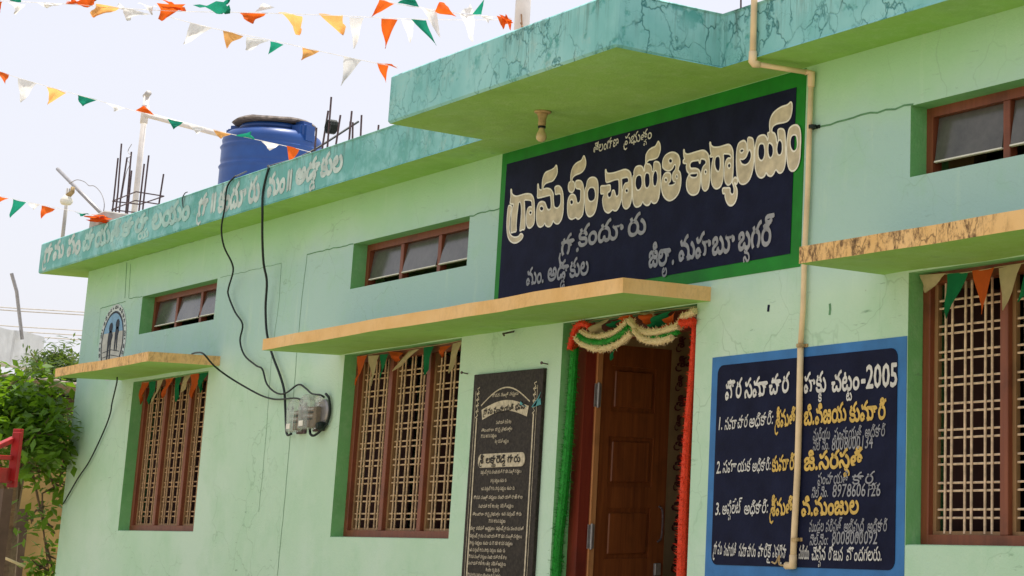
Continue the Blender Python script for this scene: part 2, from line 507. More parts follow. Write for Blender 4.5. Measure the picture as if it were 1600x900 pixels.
def window(x0, x1, z0, z1, seed):
    rnd = random.Random(seed); M_bar = M_barB[seed]
    y0, y1 = .086, .15
    wnd = obj('window', bx((x0 + .0, y0, z0), (x0 + .05, y1, z1), .004), M_frame, bld)
    wnd.name = 'window'
    fb = NB()
    box(fb, (x0 + .05, y0, z0), (x1, y1, z0 + .045)); box(fb, (x0 + .05, y0, z1 - .05), (x1, y1, z1)); box(fb, (x1 - .05, y0, z0 + .045), (x1, y1, z1 - .05))
    obj('frame', fb, M_frame, wnd)
    wd = .4
    MX = [x0 + .05, x0 + .525, x0 + 1.055, x1 - .05]
    for k in (1, 2):
        xm = MX[k]
        obj('mullion', bx((xm - .025, y0 + .002, z0 + .045), (xm + .025, y1 - .002, z1 - .05), .003), M_frame, wnd)
    for k in range(3):
        a = MX[k] + (.025 if k else 0); b = MX[k + 1] - (.025 if k < 2 else 0)
        c = NB()
        box(c, (a, y0 + .03, z0 + .045), (a + .022, y0 + .055, z1 - .05)); box(c, (b - .016, y0 + .03, z0 + .045), (b, y0 + .055, z1 - .05))
        box(c, (a + .022, y0 + .03, z0 + .045), (b - .016, y0 + .055, z0 + .06))
        obj('grille_frame', c, M_case, wnd)
        for fr in (.21, .495, .78):
            for s in (-.5, .5):
                xx = a + (b - a) * fr + s * .042
                zz = [z0 + .05, z0 + (z1 - z0) * .5, z1 - .05]
                obj('grille_bar', tube(NB(), [(xx + rnd.uniform(-.002, .002), y0 + .032, q) for q in zz], .0062, 6), M_bar, wnd)
    k = 0
    while z0 + .135 + .1155 * k < z1 - .05:
        for s in (-.0175, .0175):
            z = z0 + .135 + .1155 * k + s
            obj('grille_bar', tube(NB(), [(x0 + .05, y0 + .042, z), ((x0 + x1) / 2, y0 + .042, z + rnd.uniform(-.002, .002)), (x1 - .05, y0 + .042, z)], .0055, 6), M_bar, wnd)
        k += 1
    # inward-opened wooden shutters behind the bars
    for k in range(3):
        xa = MX[k] + .03
        c = bx((0, 0, 0), (.30, .025, z1 - z0 - .12), .003)
        bmesh.ops.rotate(c, verts=c.verts, matrix=Matrix.Rotation(R(58 + 9 * k), 3, 'Z'))
        bmesh.ops.translate(c, verts=c.verts, vec=(xa + (.25 if k == 1 else .0), .165, z0 + .06))
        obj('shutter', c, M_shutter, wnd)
    obj('sill', bx((x0 + .003, .003, z0 - .006), (x1 - .003, y0, z0 + .003)), M_wall, wnd)
    return wnd


def ventilator(x0, x1, z0, z1, k):
    y0, y1 = .10, .155
    fb = NB()
    box(fb, (x0, y0, z0), (x0 + .045, y1, z1)); box(fb, (x1 - .045, y0, z0), (x1, y1, z1))
    box(fb, (x0 + .045, y0, z0), (x1 - .045, y1, z0 + .022)); box(fb, (x0 + .045, y0, z1 - .045), (x1 - .045, y1, z1))
    vn = obj('ventilator', fb, M_frame, bld)
    MX = [x0 + .045, x0 + .525, x0 + 1.055, x1 - .045]
    for j in (1, 2):
        xm = MX[j]
        obj('mullion', bx((xm - .022, y0 + .003, z0 + .022), (xm + .022, y1 - .003, z1 - .045), .003), M_frame, vn)
    for j in range(3):
        a = MX[j] + (.03 if j else .008); b = MX[j + 1] - (.03 if j < 2 else .008)
        h = (z1 - z0) * .62
        c = bx((a, 0, -h), (b, .006, 0))
        bmesh.ops.rotate(c, verts=c.verts, matrix=Matrix.Rotation(R(-7 - 2 * j), 3, 'X'))
        bmesh.ops.translate(c, verts=c.verts, vec=(0, y0 + .03, z1 - .047))
        p = obj('pane', c, M_pane, vn)
        c = bx((a - .002, -.004, -h - .008), (b + .002, .012, -h), .001)
        bmesh.ops.rotate(c, verts=c.verts, matrix=Matrix.Rotation(R(-7 - 2 * j), 3, 'X'))
        bmesh.ops.translate(c, verts=c.verts, vec=(0, y0 + .03, z1 - .047))
        obj('pane_edge', c, M_cream, vn)
    return vn


for i, (a, b, c, d, e, f) in enumerate(WIN):
    o = window(a, b, c, d, i)
    o['label'] = ['barred window nearest the far corner', 'barred window beside the black plaque', 'barred window right of the blue edged board'][i]
    ventilator(a, b, e, f, i)

# door ---------------------------------------------------------------
dx0, dx1 = DOOR[0], DOOR[1]
fb = NB()
box(fb, (dx0, .10, PL), (dx0 + .10, .21, 2.70))
dr = obj('door', fb, M_doorframe, bld)
fb = NB(); box(fb, (dx1 - .10, .10, PL), (dx1, .21, 2.70)); box(fb, (dx0 + .10, .10, 2.60), (dx1 - .10, .21, 2.70)); obj('frame', fb, M_doorframe, dr)
# open leaf, hinged on the left, built flat then swung inwards
LW, LH, ang = .545, 2.60 - PL - .02, R(97)
HX, HY = dx0 + .112, .165


def swing(bm_):
    bmesh.ops.rotate(bm_, verts=bm_.verts, matrix=Matrix.Rotation(ang, 3, 'Z'))
    bmesh.ops.translate(bm_, verts=bm_.verts, vec=(HX, HY, PL + .01))
    return bm_


c = NB()
for a, b in ((0, .11), (LW - .11, LW)): box(c, (a, 0, 0), (b, .038, LH))
rails = [0, .10, .40, .49, .80, .89, 1.20, 1.29, 1.60, 1.69, 1.95, LH]
pz = []
zt = LH
zr = [(0, .16), (.44, .56), (.84, .96), (1.24, 1.36), (1.64, 1.78), (LH - .12, LH)]
for a, b in zr: box(c, (.11, 0, a), (LW - .11, .038, b))
leaf = obj('leaf', swing(c), M_door, dr)
for (a0, a1), (b0, b1) in zip(zr, zr[1:]):
    c = NB(); box(c, (.11, .012, a1), (LW - .11, .026, b0)); obj('panel', swing(c), M_door, dr)
    c = NB()
    vs = box(c, (.135, -.002, a1 + .025), (LW - .135, .012, b0 - .025))
    bev(c, .006); obj('panel', swing(c), M_door, dr)
c = bx((-.004, -.014, 0), (.030, -.001, LH)); obj('edge_strip', swing(c), M_dooredge, dr)
for z in (.30, 1.02, 1.80):
    c = bx((-.022, -.020, z), (.022, -.0145, z + .13)); h = obj('hinge', swing(c), M_steel, dr)
    c = tube(NB(), [(-.002, -.026, z - .005), (-.002, -.026, z + .135)], .007, 8); obj('hinge_pin', swing(c), M_steel, dr)
c = tube(NB(), smooth_path([(LW - .05, -.002, 1.05), (LW - .05, -.035, 1.08), (LW - .05, -.035, 1.22), (LW - .05, -.002, 1.25)], 4), .006, 6)
obj('handle', swing(c), M_rust, dr)
c = bx((LW - .075, -.02, .86), (LW - .03, 0, .93), .004); obj('latch', swing(c), M_steel, dr)

# partition inside the door, lettered with a list of names
bm = NB(); box(bm, (-3.4, 1.55, PL), (.9, 1.65, SOF)); obj('inner_wall', bm, simple('olive_inner_plaster', (.42, .27, .13), .9, .2, 4, 0), bld)

# ------------------------------------------------------------------ Telugu lettering
GC = {}
MATRA = set('\u0c3e\u0c3f\u0c40\u0c46\u0c47\u0c48\u0c4a\u0c4b\u0c4c\u0c4d\u0c55\u0c56')


def raw(body, bold):
    cu = bpy.data.curves.new('t', 'FONT'); cu.body = body; cu.size = 1; cu.offset = bold; cu.resolution_u = 2
    ob = bpy.data.objects.new('t', cu); sc.collection.objects.link(ob)
    me = bpy.data.meshes.new_from_object(ob.evaluated_get(bpy.context.evaluated_depsgraph_get()))
    vs = [(a.co.x, a.co.y) for a in me.vertices]; fs = [tuple(p.vertices) for p in me.polygons]
    bpy.data.objects.remove(ob); bpy.data.curves.remove(cu); bpy.data.meshes.remove(me)
    return vs, fs


def glyph(ch, bold=0.0):
    k = (ch, bold)
    if k not in GC:
        vs, fs = raw(ch, bold)
        a = raw(ch + '|', 0)[0]; b = raw('|', 0)[0]
        adv = (max(q[0] for q in a) - max(q[0] for q in b)) if a and b else .3
        GC[k] = (vs, fs, adv)
    return GC[k]


def layout(text, bold):
    """place glyphs one by one: base letters advance, vowel signs sit on them, second consonants hang below"""
    pen, out, i, last = 0, [], 0, 0
    while i < len(text):
        ch = text[i]
        if ch == ' ': pen += .32; i += 1; continue
        if ch == '\u0c4d' and i + 1 < len(text) and '\u0c15' <= text[i + 1] <= '\u0c39':
            nx = text[i + 1]; vs, fs, adv = glyph(nx, bold)
            if nx == '\u0c30':      # hook below left
                out.append(('hook', last, 0, 1))
            else:
                out.append((nx, last + (pen - last) * .45, -.36, .55))
            i += 2; continue
        vs, fs, adv = glyph(ch, bold)
        if ch in MATRA:
            out.append((ch, pen, 0, 1)); pen += max(adv, 0)
            if ch in '\u0c3e\u0c4a\u0c4b\u0c4c': pen += .06
        else:
            last = pen if ch not in '\u0c02\u0c41\u0c42' else last
            out.append((ch, pen, 0, 1)); pen += adv
            if ch == '\u0c42': pen += .14
        i += 1
    return out, pen


def lettering(name, text, p0, p1, size, mat, parent, Y=-.009, bold=.012, jit=.006, slant=0, seed=1, inner=None):
    """p0, p1: photo pixels of the base line's ends on the plane Y"""
    rnd = random.Random(seed)
    a, b = (W(*p0, Y), W(*p1, Y)) if inner is None else inner
    lay, tot = layout(text, bold)
    if tot == 0: return None
    sx = (b - a).length / tot; d = (b - a).normalized()
    bm_ = NB(); bw_ = max(bold - .006, 0); bold = 0.0; cnt = 0
    for ch, ox, oy, s in lay:
        jx, jy = rnd.uniform(-jit, jit), rnd.uniform(-jit, jit) * size * 4
        if ch == 'hook':
            pts = [(ox - .02, .12), (ox - .06, -.06), (ox + .0, -.24), (ox + .16, -.30), (ox + .32, -.22)]
            wds = [.035 + bold, .05 + bold, .055 + bold, .055 + bold, .035]
            L_, R_ = [], []
            for q in range(len(pts)):
                u = Vector(pts[min(q + 1, 4)]) - Vector(pts[max(q - 1, 0)]); u.normalize(); nrm = Vector((-u.y, u.x)) * wds[q]
                L_.append(Vector(pts[q]) + nrm); R_.append(Vector(pts[q]) - nrm)
            vs = [tuple(q) for q in L_ + R_]; fs = [(q, q + 1, 6 + q, 5 + q) for q in range(4)]; ox = 0; oy = 0
        else:
            vs, fs, _ = glyph(ch, bold)
        cnt += 1
        for e_, (bx_, by_) in enumerate(((0, 0), (-1, .3), (1, -.3), (-.4, -1), (.4, 1)) if bw_ and ch != 'hook' else ((0, 0),)):
            nv = []
            for x, y in vs:
                X = ((x + bx_ * bw_) * s + ox + slant * (y * s + oy)) * sx; Z = ((y + by_ * bw_) * s + oy) * size + jy * .2
                p = a + d * X
                nv.append(bm_.verts.new((p.x, Y - .00012 * (e_ + 5 * (cnt % 4)), p.z + Z)))
            for f in fs:
                try: bm_.faces.new([nv[q] for q in f])
                except ValueError: pass
    return obj(name, bm_, mat, parent)


def fillpoly(name, outer, holes, Y, mat, parent, P, offset=0.0, smooth=True, depth=0.0):
    """filled outline with holes, traced on the wall plane"""
    cu = bpy.data.curves.new('f', 'CURVE'); cu.dimensions = '2D'; cu.fill_mode = 'BOTH'; cu.offset = offset
    for li, loop in enumerate([outer] + holes):
        pts = []
        ps = [P(*q) for q in loop]
        area = sum(ps[i - 1].x * ps[i].z - ps[i].x * ps[i - 1].z for i in range(len(ps)))
        if (area > 0) == (li > 0): ps.reverse()
        n_ = len(ps)
        for i in range(n_):
            a, b, c, d = ps[i - 1], ps[i], ps[(i + 1) % n_], ps[(i + 2) % n_]
            sharp = (c - b).length > .5
            if not smooth or sharp: pts.append(b); continue
            for k in range(3):
                t = k / 3
                pts.append(.5 * ((2 * b) + (c - a) * t + (2 * a - 5 * b + 4 * c - d) * t * t + (3 * b - a - 3 * c + d) * t ** 3))
        sp = cu.splines.new('POLY'); sp.points.add(len(pts) - 1)
        for q, p in zip(sp.points, pts): q.co = (p.x, p.z, 0, 1)
        sp.use_cyclic_u = True
    ob = bpy.data.objects.new('f', cu); sc.collection.objects.link(ob)
    me = bpy.data.meshes.new_from_object(ob.evaluated_get(bpy.context.evaluated_depsgraph_get()))
    bm_ = NB()
    nv = [bm_.verts.new((q.co.x, Y, q.co.y)) for q in me.vertices]
    for p in me.polygons:
        try: bm_.faces.new([nv[q] for q in p.vertices])
        except ValueError: pass
    bpy.data.objects.remove(ob); bpy.data.curves.remove(cu); bpy.data.meshes.remove(me)
    return obj(name, bm_, mat, parent) if name else bm_


def quadslab(name, ps, y0, y1, mat, parent, bw=0):
    """slab with the outline ps (world x, z) from y0 to y1"""
    bm_ = NB()
    a = [bm_.verts.new((x, y0, z)) for x, z in ps]; b = [bm_.verts.new((x, y1, z)) for x, z in ps]
    bm_.faces.new(a); bm_.faces.new(b[::-1])
    for i in range(len(ps)):
        j = (i + 1) % len(ps); bm_.faces.new([a[j], a[i], b[i], b[j]])
    if bw: bev(bm_, bw)
    return obj(name, bm_, mat, parent)


def rrect(x0, x1, z0, z1, r, n=5):
    out = []
    for cx, cz, a0 in ((x1 - r, z0 + r, -90), (x1 - r, z1 - r, 0), (x0 + r, z1 - r, 90), (x0 + r, z0 + r, 180)):
        for k in range(n + 1):
            a = R(a0 + 90 * k / n); out.append((cx + math.cos(a) * r, cz + math.sin(a) * r))
    return out


# ------------------------------------------------------------------ the big name board painted over the door
sg = thing('name_board', ((-1.66 + 1.32) / 2, 0, 2.81), 'large navy painted board with cream Telugu lettering and green border above the door', 'sign')
quadslab('border', [(-1.668, 2.815), (1.315, 2.809), (1.325, 3.800), (-1.675, 3.802)], -.003, 0, M_sgreen, sg)
quadslab('panel', [(-1.615, 2.865), (1.235, 2.880), (1.250, 3.715), (-1.610, 3.730)], -.006, -.0031, M_navy, sg)


def trace(ox, oy):
    return lambda x, y: W(ox + x / 7.5, oy + y / 7.5, -.008)


T1, T2, T3, T4, T5 = trace(785, 270), trace(880, 230), trace(975, 210), trace(1060, 210), trace(1140, 150)
LET = [
 (T1, [(75,388),(110,392),(108,420),(98,480),(88,560),(82,650),(88,700),(110,740),(150,755),(190,745),(215,715),(240,725),(243,750),(220,785),(180,815),(135,822),(95,800),(68,750),(57,680),(55,580),(62,480)], []),
 (T1, [(100,200),(110,200),(115,240),(135,265),(170,275),(220,262),(275,248),(330,250),(358,275),(372,320),(378,400),(380,480),(378,560),(365,610),(340,640),(318,648),(298,635),(285,590),(282,520),(290,450),(305,410),(330,398),(348,400),(348,345),(335,325),(300,320),(262,322),(262,360),(265,440),(268,540),(265,655),(235,668),(210,682),(208,660),(215,600),(222,520),(225,430),(222,380),(212,345),(198,345),(190,370),(182,430),(172,520),(165,620),(165,685),(135,695),(110,703),(103,690),(102,620),(105,540),(115,440),(130,385),(132,368),(95,360),(97,320),(103,260)], [[(332,445),(345,450),(348,470),(338,490),(323,488),(316,470),(320,450)]]),
 (T1, [(415,140),(425,140),(432,190),(450,200),(466,194),(470,110),(480,56),(506,0),(562,-28),(610,-56),(632,-88),(644,-56),(644,5),(620,60),(590,95),(545,110),(510,125),(487,155),(482,190),(520,182),(560,190),(585,215),(600,255),(600,300),(605,360),(612,400),(640,415),(665,400),(685,360),(688,300),(685,255),(665,245),(625,252),(622,210),(618,170),(655,152),(685,170),(705,210),(715,280),(718,370),(712,470),(695,545),(665,590),(635,598),(605,575),(598,560),(575,615),(540,632),(510,615),(500,590),(480,620),(445,636),(415,610),(402,540),(402,460),(415,390),(435,350),(470,338),(500,350),(515,385),(530,425),(550,435),(570,415),(575,360),(570,300),(560,265),(500,278),(440,292),(413,290),(415,230)], [[(462,388),(480,400),(485,425),(470,448),(450,445),(440,425),(443,400)]]),
 (T2, [(90,400),(92,330),(105,265),(130,215),(170,180),(215,155),(240,105),(252,110),(266,155),(266,210),(245,265),(210,300),(160,320),(130,340),(112,365),(108,400),(125,405),(138,440),(135,490),(115,525),(90,528),(68,505),(62,460),(72,415)], []),
 (T2, [(150,400),(185,390),(215,400),(235,440),(245,500),(247,600),(243,700),(230,790),(200,830),(175,842),(150,825),(130,835),(100,845),(70,825),(55,770),(52,690),(60,620),(80,570),(110,552),(140,565),(155,600),(165,650),(185,655),(205,620),(208,540),(205,495),(155,480),(150,440)], [[(103,612),(118,625),(120,655),(105,675),(88,668),(82,640),(88,620)]]),
 (T2, [(285,400),(310,365),(350,352),(385,365),(405,400),(412,470),(410,560),(400,650),(385,730),(360,785),(320,812),(290,800),(268,750),(258,670),(255,580),(258,500),(272,465),(278,440)], [[(338,470),(365,480),(380,530),(380,580),(365,620),(330,638),(300,620),(288,570),(290,520),(310,480)]]),
 (T2, [(497,270),(505,270),(515,300),(540,308),(600,300),(660,280),(720,262),(760,270),(790,300),(800,350),(805,420),(808,520),(800,620),(780,690),(745,722),(715,710),(698,670),(692,600),(698,520),(710,460),(730,425),(755,418),(770,400),(765,365),(745,352),(690,368),(688,400),(690,500),(685,600),(665,680),(635,735),(605,745),(580,735),(545,765),(515,765),(485,735),(468,670),(465,600),(480,550),(445,545),(442,500),(445,458),(500,452),(550,445),(555,480),(553,510),(525,535),(522,565),(535,592),(558,585),(572,550),(578,512),(600,508),(612,545),(622,575),(640,575),(655,540),(658,450),(655,400),(645,378),(600,385),(545,405),(508,410),(500,360)], [[(748,482),(762,495),(765,520),(750,535),(735,528),(730,505)]]),
 (T3, [(105,500),(118,480),(120,430),(140,385),(185,368),(220,385),(235,425),(245,420),(243,375),(255,345),(258,300),(262,240),(290,190),(330,160),(370,140),(395,95),(407,82),(425,120),(428,180),(415,230),(395,270),(350,290),(300,300),(275,320),(272,345),(300,350),(325,385),(332,430),(345,435),(350,400),(355,330),(385,320),(415,335),(430,380),(432,450),(432,540),(425,640),(410,740),(385,795),(355,808),(330,795),(320,780),(300,820),(265,832),(235,810),(222,790),(200,830),(160,850),(130,840),(110,790),(103,700),(103,600)], [[(178,475),(205,490),(215,550),(212,600),(190,645),(160,655),(140,620),(135,560),(145,500)], [(275,448),(300,465),(308,520),(305,580),(285,625),(258,625),(245,580),(243,510),(255,460)], [(365,425),(388,440),(398,500),(392,560),(375,605),(350,600),(340,550),(342,480)]]),
 (T3, [(455,370),(460,300),(490,245),(540,215),(590,212),(635,240),(655,290),(658,340),(645,380),(640,420),(660,450),(670,520),(665,600),(645,680),(605,740),(550,775),(505,765),(465,720),(445,650),(443,580),(455,510),(480,460),(515,448),(545,460),(555,500),(545,550),(520,580),(530,598),(565,598),(600,578),(605,555),(585,550),(570,510),(578,450),(600,420),(610,385),(605,355),(590,360),(570,400),(535,425),(495,420),(465,395)], [[(545,280),(565,290),(570,315),(555,340),(535,335),(525,305)], [(493,508),(508,518),(510,545),(495,560),(480,545),(480,520)], [(622,470),(633,485),(632,510),(620,520),(610,500),(612,480)]]),
 (T4, [(63,185),(73,185),(78,215),(105,232),(150,225),(210,205),(275,188),(315,195),(345,225),(360,270),(368,360),(370,460),(365,560),(350,630),(320,662),(295,650),(280,610),(273,530),(275,450),(290,385),(315,355),(325,340),(325,310),(305,290),(268,290),(258,335),(248,330),(240,305),(200,308),(160,318),(140,345),(138,375),(150,400),(200,400),(240,415),(260,460),(262,530),(255,610),(235,680),(195,708),(150,705),(115,670),(98,610),(100,540),(118,490),(128,460),(105,430),(95,380),(98,345),(62,335),(62,300),(78,290),(68,260)], [[(150,458),(200,455),(225,452),(222,490),(195,508),(155,502),(135,480)], [(322,412),(335,425),(335,450),(320,465),(308,450),(310,425)]]),
 (T4, [(370,100),(380,100),(388,130),(420,150),(480,148),(540,130),(590,120),(620,140),(640,190),(645,270),(645,380),(640,480),(625,560),(595,592),(570,585),(550,550),(542,480),(545,400),(558,320),(585,280),(615,280),(620,255),(600,232),(560,228),(532,235),(532,300),(530,420),(525,520),(505,595),(470,632),(430,632),(400,590),(385,510),(388,420),(400,330),(410,265),(380,265),(370,250),(385,235),(378,180)], [[(470,252),(490,275),(495,340),(490,400),(475,435),(450,425),(432,380),(428,320),(440,270)], [(600,335),(615,350),(615,380),(598,398),(582,385),(580,355)]]),
 (T4, [(640,540),(660,508),(690,515),(696,555),(683,585),(670,575),(660,565),(672,600),(690,650),(690,720),(670,790),(635,830),(595,828),(565,785),(550,730),(548,695),(525,690),(522,635),(560,628),(605,630),(610,680),(630,705),(650,690),(655,640),(645,595),(636,570)], []),
 (T4, [(735,85),(775,75),(800,110),(806,175),(815,175),(815,50),(845,38),(875,55),(888,120),(890,220),(885,330),(870,430),(840,520),(800,570),(755,585),(720,565),(695,500),(685,400),(682,280),(688,180),(705,115)], [[(750,168),(768,180),(765,200),(745,218),(725,205),(725,185)], [(725,290),(760,292),(795,265),(818,205),(835,180),(855,210),(855,270),(830,330),(790,358),(750,350),(730,320)]]),
 (T5, [(300,640),(310,560),(330,490),(370,462),(410,460),(435,485),(447,520),(455,480),(450,435),(474,420),(472,350),(478,280),(510,210),(560,160),(620,125),(680,105),(718,72),(735,100),(732,180),(715,250),(680,295),(630,312),(560,325),(515,355),(500,390),(502,425),(530,440),(548,490),(555,550),(568,540),(575,500),(570,400),(615,385),(645,410),(655,480),(658,600),(658,740),(645,840),(615,895),(580,900),(545,865),(520,910),(490,940),(455,930),(430,900),(410,940),(370,960),(330,930),(305,850),(298,740)], [[(378,555),(405,570),(415,640),(412,700),(395,745),(370,758),(345,730),(335,670),(340,600),(355,565)], [(458,560),(485,555),(510,590),(515,650),(505,700),(480,728),(460,700),(452,640)], [(570,535),(595,515),(618,550),(622,620),(612,670),(590,695),(565,680),(555,620)]]),
 (T5, [(690,430),(705,380),(750,345),(795,345),(825,385),(835,460),(832,580),(828,700),(810,800),(775,862),(735,880),(700,850),(680,770),(672,650),(675,530),(685,460)], [[(755,455),(785,465),(798,530),(795,600),(775,640),(745,648),(720,610),(712,550),(720,490),(735,465)]]),
]
for P, o_, h_ in LET:
    L0 = fillpoly('letter', o_, h_, -.0085, M_tan, sg, P)
    bmx = NB()          # brighter brushed outline round every contour
    for loop in [o_] + h_:
        ps = [P(*q) for q in loop]; n_ = len(ps); pts = []
        for i in range(n_):
            a, b, c, d = ps[i - 1], ps[i], ps[(i + 1) % n_], ps[(i + 2) % n_]
            for k in range(3):
                t = k / 3
                pts.append(.5 * ((2 * b) + (c - a) * t + (2 * a - 5 * b + 4 * c - d) * t * t + (3 * b - a - 3 * c + d) * t ** 3))
        m_ = len(pts); ri = []
        for i in range(m_):
            t = pts[(i + 1) % m_] - pts[i - 1]; t.y = 0
            nrm = Vector((-t.z, 0, t.x)).normalized() * (.0045 + .0012 * noise.noise(pts[i] * 20))
            ri.append((bmx.verts.new((pts[i].x + nrm.x, -.0095 - .00001 * (i % 7), pts[i].z + nrm.z)), bmx.verts.new((pts[i].x - nrm.x, -.0095 - .00001 * (i % 7), pts[i].z - nrm.z))))
        for i in range(m_):
            j = (i + 1) % m_; bmx.faces.new([ri[i][0], ri[j][0], ri[j][1], ri[i][1]])
    obj('letter_outline', bmx, M_cream, L0)
lettering('lettering', 'తెలంగాణ', (927, 240), (967, 227), .085, M_white, sg, bold=.015)
lettering('lettering', 'ప్రభుత్వం', (976, 227), (1019, 216), .085, M_white, sg, bold=.015)
lettering('lettering', 'గ్రా.', (876, 400), (905, 392), .16, M_grey_l, sg, bold=.03)
lettering('lettering', 'కందూరు', (903, 386), (1010, 364), .17, M_grey_l, sg, bold=.03)
lettering('lettering', 'మం.', (822, 446), (850, 441), .14, M_grey_l, sg, bold=.03)
lettering('lettering', 'అడ్డాకుల', (855, 440), (920, 428), .15, M_grey_l, sg, bold=.03)
lettering('lettering', 'జిల్లా.', (1013, 418), (1054, 412), .17, M_grey_l, sg, bold=.035)
lettering('lettering', 'మహబూబ్నగర్', (1060, 408), (1205, 382), .18, M_grey_l, sg, bold=.035)

# ------------------------------------------------------------------ faded lettering along the roof edge
YF = EY - .0012
M_worn = simple('worn_letter_paint', (.36, .58, .53), .7, .22, 12, .2)
ol = thing('roof_edge_lettering', (-6.5, EY, 3.9), 'faded pale Telugu lettering painted along the left teal roof edge', 'lettering')
for i, (t_, a, b, s) in enumerate([('గ్రామ', (68, 411), (99, 400), .17), ('పం', (104, 400), (125, 394), .19), ('చాయతి', (128, 392), (186, 375), .18), ('కార్యా', (190, 370), (232, 357), .15), ('లయం', (236, 359), (296, 341), .18),
                                   ('గ్రా॥', (309, 338), (337, 329), .17), ('కందూరు', (340, 332), (405, 312), .19), ('మం॥', (417, 307), (456, 295), .17), ('అడ్డాకుల', (461, 289), (535, 265), .16)]):
    lettering('lettering', t_, a, b, s * 1.30, M_faded if i < 2 or i > 4 else M_worn, ol, Y=YF, bold=.055, seed=i)

# ------------------------------------------------------------------ blue edged information board
bd = thing('information_board', (1.36, 0, 1.3), 'navy board with wide blue border and white and yellow Telugu lettering', 'sign')
quadslab('border', [(.614, 1.325), (2.104, 1.325), (2.104, 2.416), (.614, 2.412)], -.003, 0, M_blue, bd)
quadslab('panel', rrect(.668, 2.045, 1.392, 2.368, .045), -.006, -.0031, M_navy, bd)
rows = [
 ('పౌర', (1133, 625), (1159, 620), .13, 'w', .03), ('సమాచార', (1163, 622), (1233, 612), .13, 'w', .03), ('హక్కు', (1256, 614), (1291, 611), .13, 'w', .03), ('చట్టం', (1299, 612), (1343, 608), .13, 'w', .03), ('-2005', (1345, 607), (1403, 603), .15, 'w', .03),
 ('1.', (1121, 672), (1129, 671), .09, 'w', .02), ('సమాచార', (1132, 672), (1168, 667), .085, 'w', .012), ('అధికారి:', (1170, 668), (1208, 662), .085, 'w', .012), ('శ్రీమతి', (1212, 668), (1243, 663), .11, 'y', .03), ('బి.విజయ', (1256, 664), (1323, 658), .12, 'y', .035), ('కుమారి', (1327, 659), (1384, 654), .12, 'y', .035),
 ('మరియు', (1270, 688), (1297, 686), .075, 'g', .012), ('పంచాయతి', (1303, 687), (1346, 684), .075, 'g', .012), ('అధికారి', (1351, 684), (1383, 681), .075, 'g', .012), ('సెల్ నెం.', (1270, 704), (1296, 702), .07, 'g', .012), ('8008000134', (1299, 704), (1364, 700), .085, 'g', .012),
 ('2.', (1119, 740), (1127, 739), .085, 'w', .02), ('సహాయక', (1129, 739), (1172, 736), .085, 'w', .012), ('అధికారి:', (1175, 737), (1204, 734), .08, 'w', .012), ('కుమారి', (1206, 737), (1241, 733), .10, 'y', .03), ('జి.సరస్వతి', (1256, 735), (1348, 728), .115, 'y', .035),
 ('పంచాయతి', (1277, 757), (1325, 755), .075, 'g', .012), ('కార్య', (1331, 757), (1365, 755), .075, 'g', .012), ('సెల్ నెం.', (1268, 778), (1294, 776), .07, 'g', .012), ('8978606126', (1300, 777), (1376, 775), .085, 'g', .012),
 ('3.', (1117, 805), (1126, 804), .085, 'w', .02), ('అప్పిలేట్', (1128, 804), (1157, 801), .085, 'w', .012), ('అధికారి:', (1162, 804), (1200, 801), .085, 'w', .012), ('శ్రీమతి', (1204, 806), (1239, 803), .11, 'y', .03), ('వి.మంజుల', (1252, 806), (1342, 802), .115, 'y', .035),
 ('మండల', (1264, 831), (1287, 830), .075, 'g', .012), ('పరిషత్', (1290, 831), (1314, 830), .075, 'g', .012), ('అభివృద్ధి', (1318, 831), (1350, 830), .075, 'g', .012), ('అధికారి', (1355, 831), (1386, 830), .075, 'g', .012), ('సెల్.నెం:', (1265, 852), (1294, 851), .07, 'g', .012), ('8008000092', (1299, 851), (1371, 850), .085, 'g', .012),
 ('గ్రామ', (1115, 866), (1128, 866), .085, 'w', .012), ('పంచాయతి', (1131, 868), (1150, 869), .085, 'w', .012), ('సమాచారం', (1154, 869), (1181, 870), .085, 'w', .012), ('వారికై', (1184, 870), (1204, 871), .085, 'w', .012), ('ఎవరైనా', (1207, 871), (1229, 872), .085, 'w', .012),
 ('మరియు', (1248, 873), (1264, 874), .085, 'w', .012), ('చెప్పిన', (1268, 875), (1290, 875), .085, 'w', .012), ('రోజున', (1294, 875), (1317, 876), .085, 'w', .012), ('పొందగలరు.', (1322, 876), (1378, 876), .085, 'w', .012)]
for i, (t_, a, b, s, c_, bo) in enumerate(rows):
    lettering('lettering', t_, a, b, s, {'w': M_white, 'y': M_yellow, 'g': M_grey_l}[c_], bd, bold=bo, seed=i, slant=.12 if s < .1 else 0)

# ------------------------------------------------------------------ engraved black stone plaque
pq = thing('stone_plaque', (-1.3, 0, 1.3), 'engraved black granite plaque with arched border between window and door', 'plaque')
M_engrave2 = simple('worn_engraved_paint', (.46, .41, .31), .8, .35, 60, 0)
pl0, pl1 = -1.817, -1.008
quadslab('slab', [(pl0, 1.15), (pl1, 1.15), (pl1, 2.454), (pl0, 2.460)], -.022, 0, M_granite, pq, .003)
YP = -.0245


def PW(u, z): return Vector((pl0 + (pl1 - pl0) * u, YP, z))


def strip(pts, wd, name='groove', mat=None, parent=None):
    bm_ = NB(); L_, R_ = [], []
    for i, p in enumerate(pts):
        t = (pts[min(i + 1, len(pts) - 1)] - pts[max(i - 1, 0)]); t.normalize()
        nrm = Vector((-t.z, 0, t.x)) * wd / 2
        L_.append(bm_.verts.new(p + nrm)); R_.append(bm_.verts.new(p - nrm))
    for i in range(len(pts) - 1): bm_.faces.new([L_[i], L_[i + 1], R_[i + 1], R_[i]])
    return obj(name, bm_, mat or M_engrave, parent or pq)


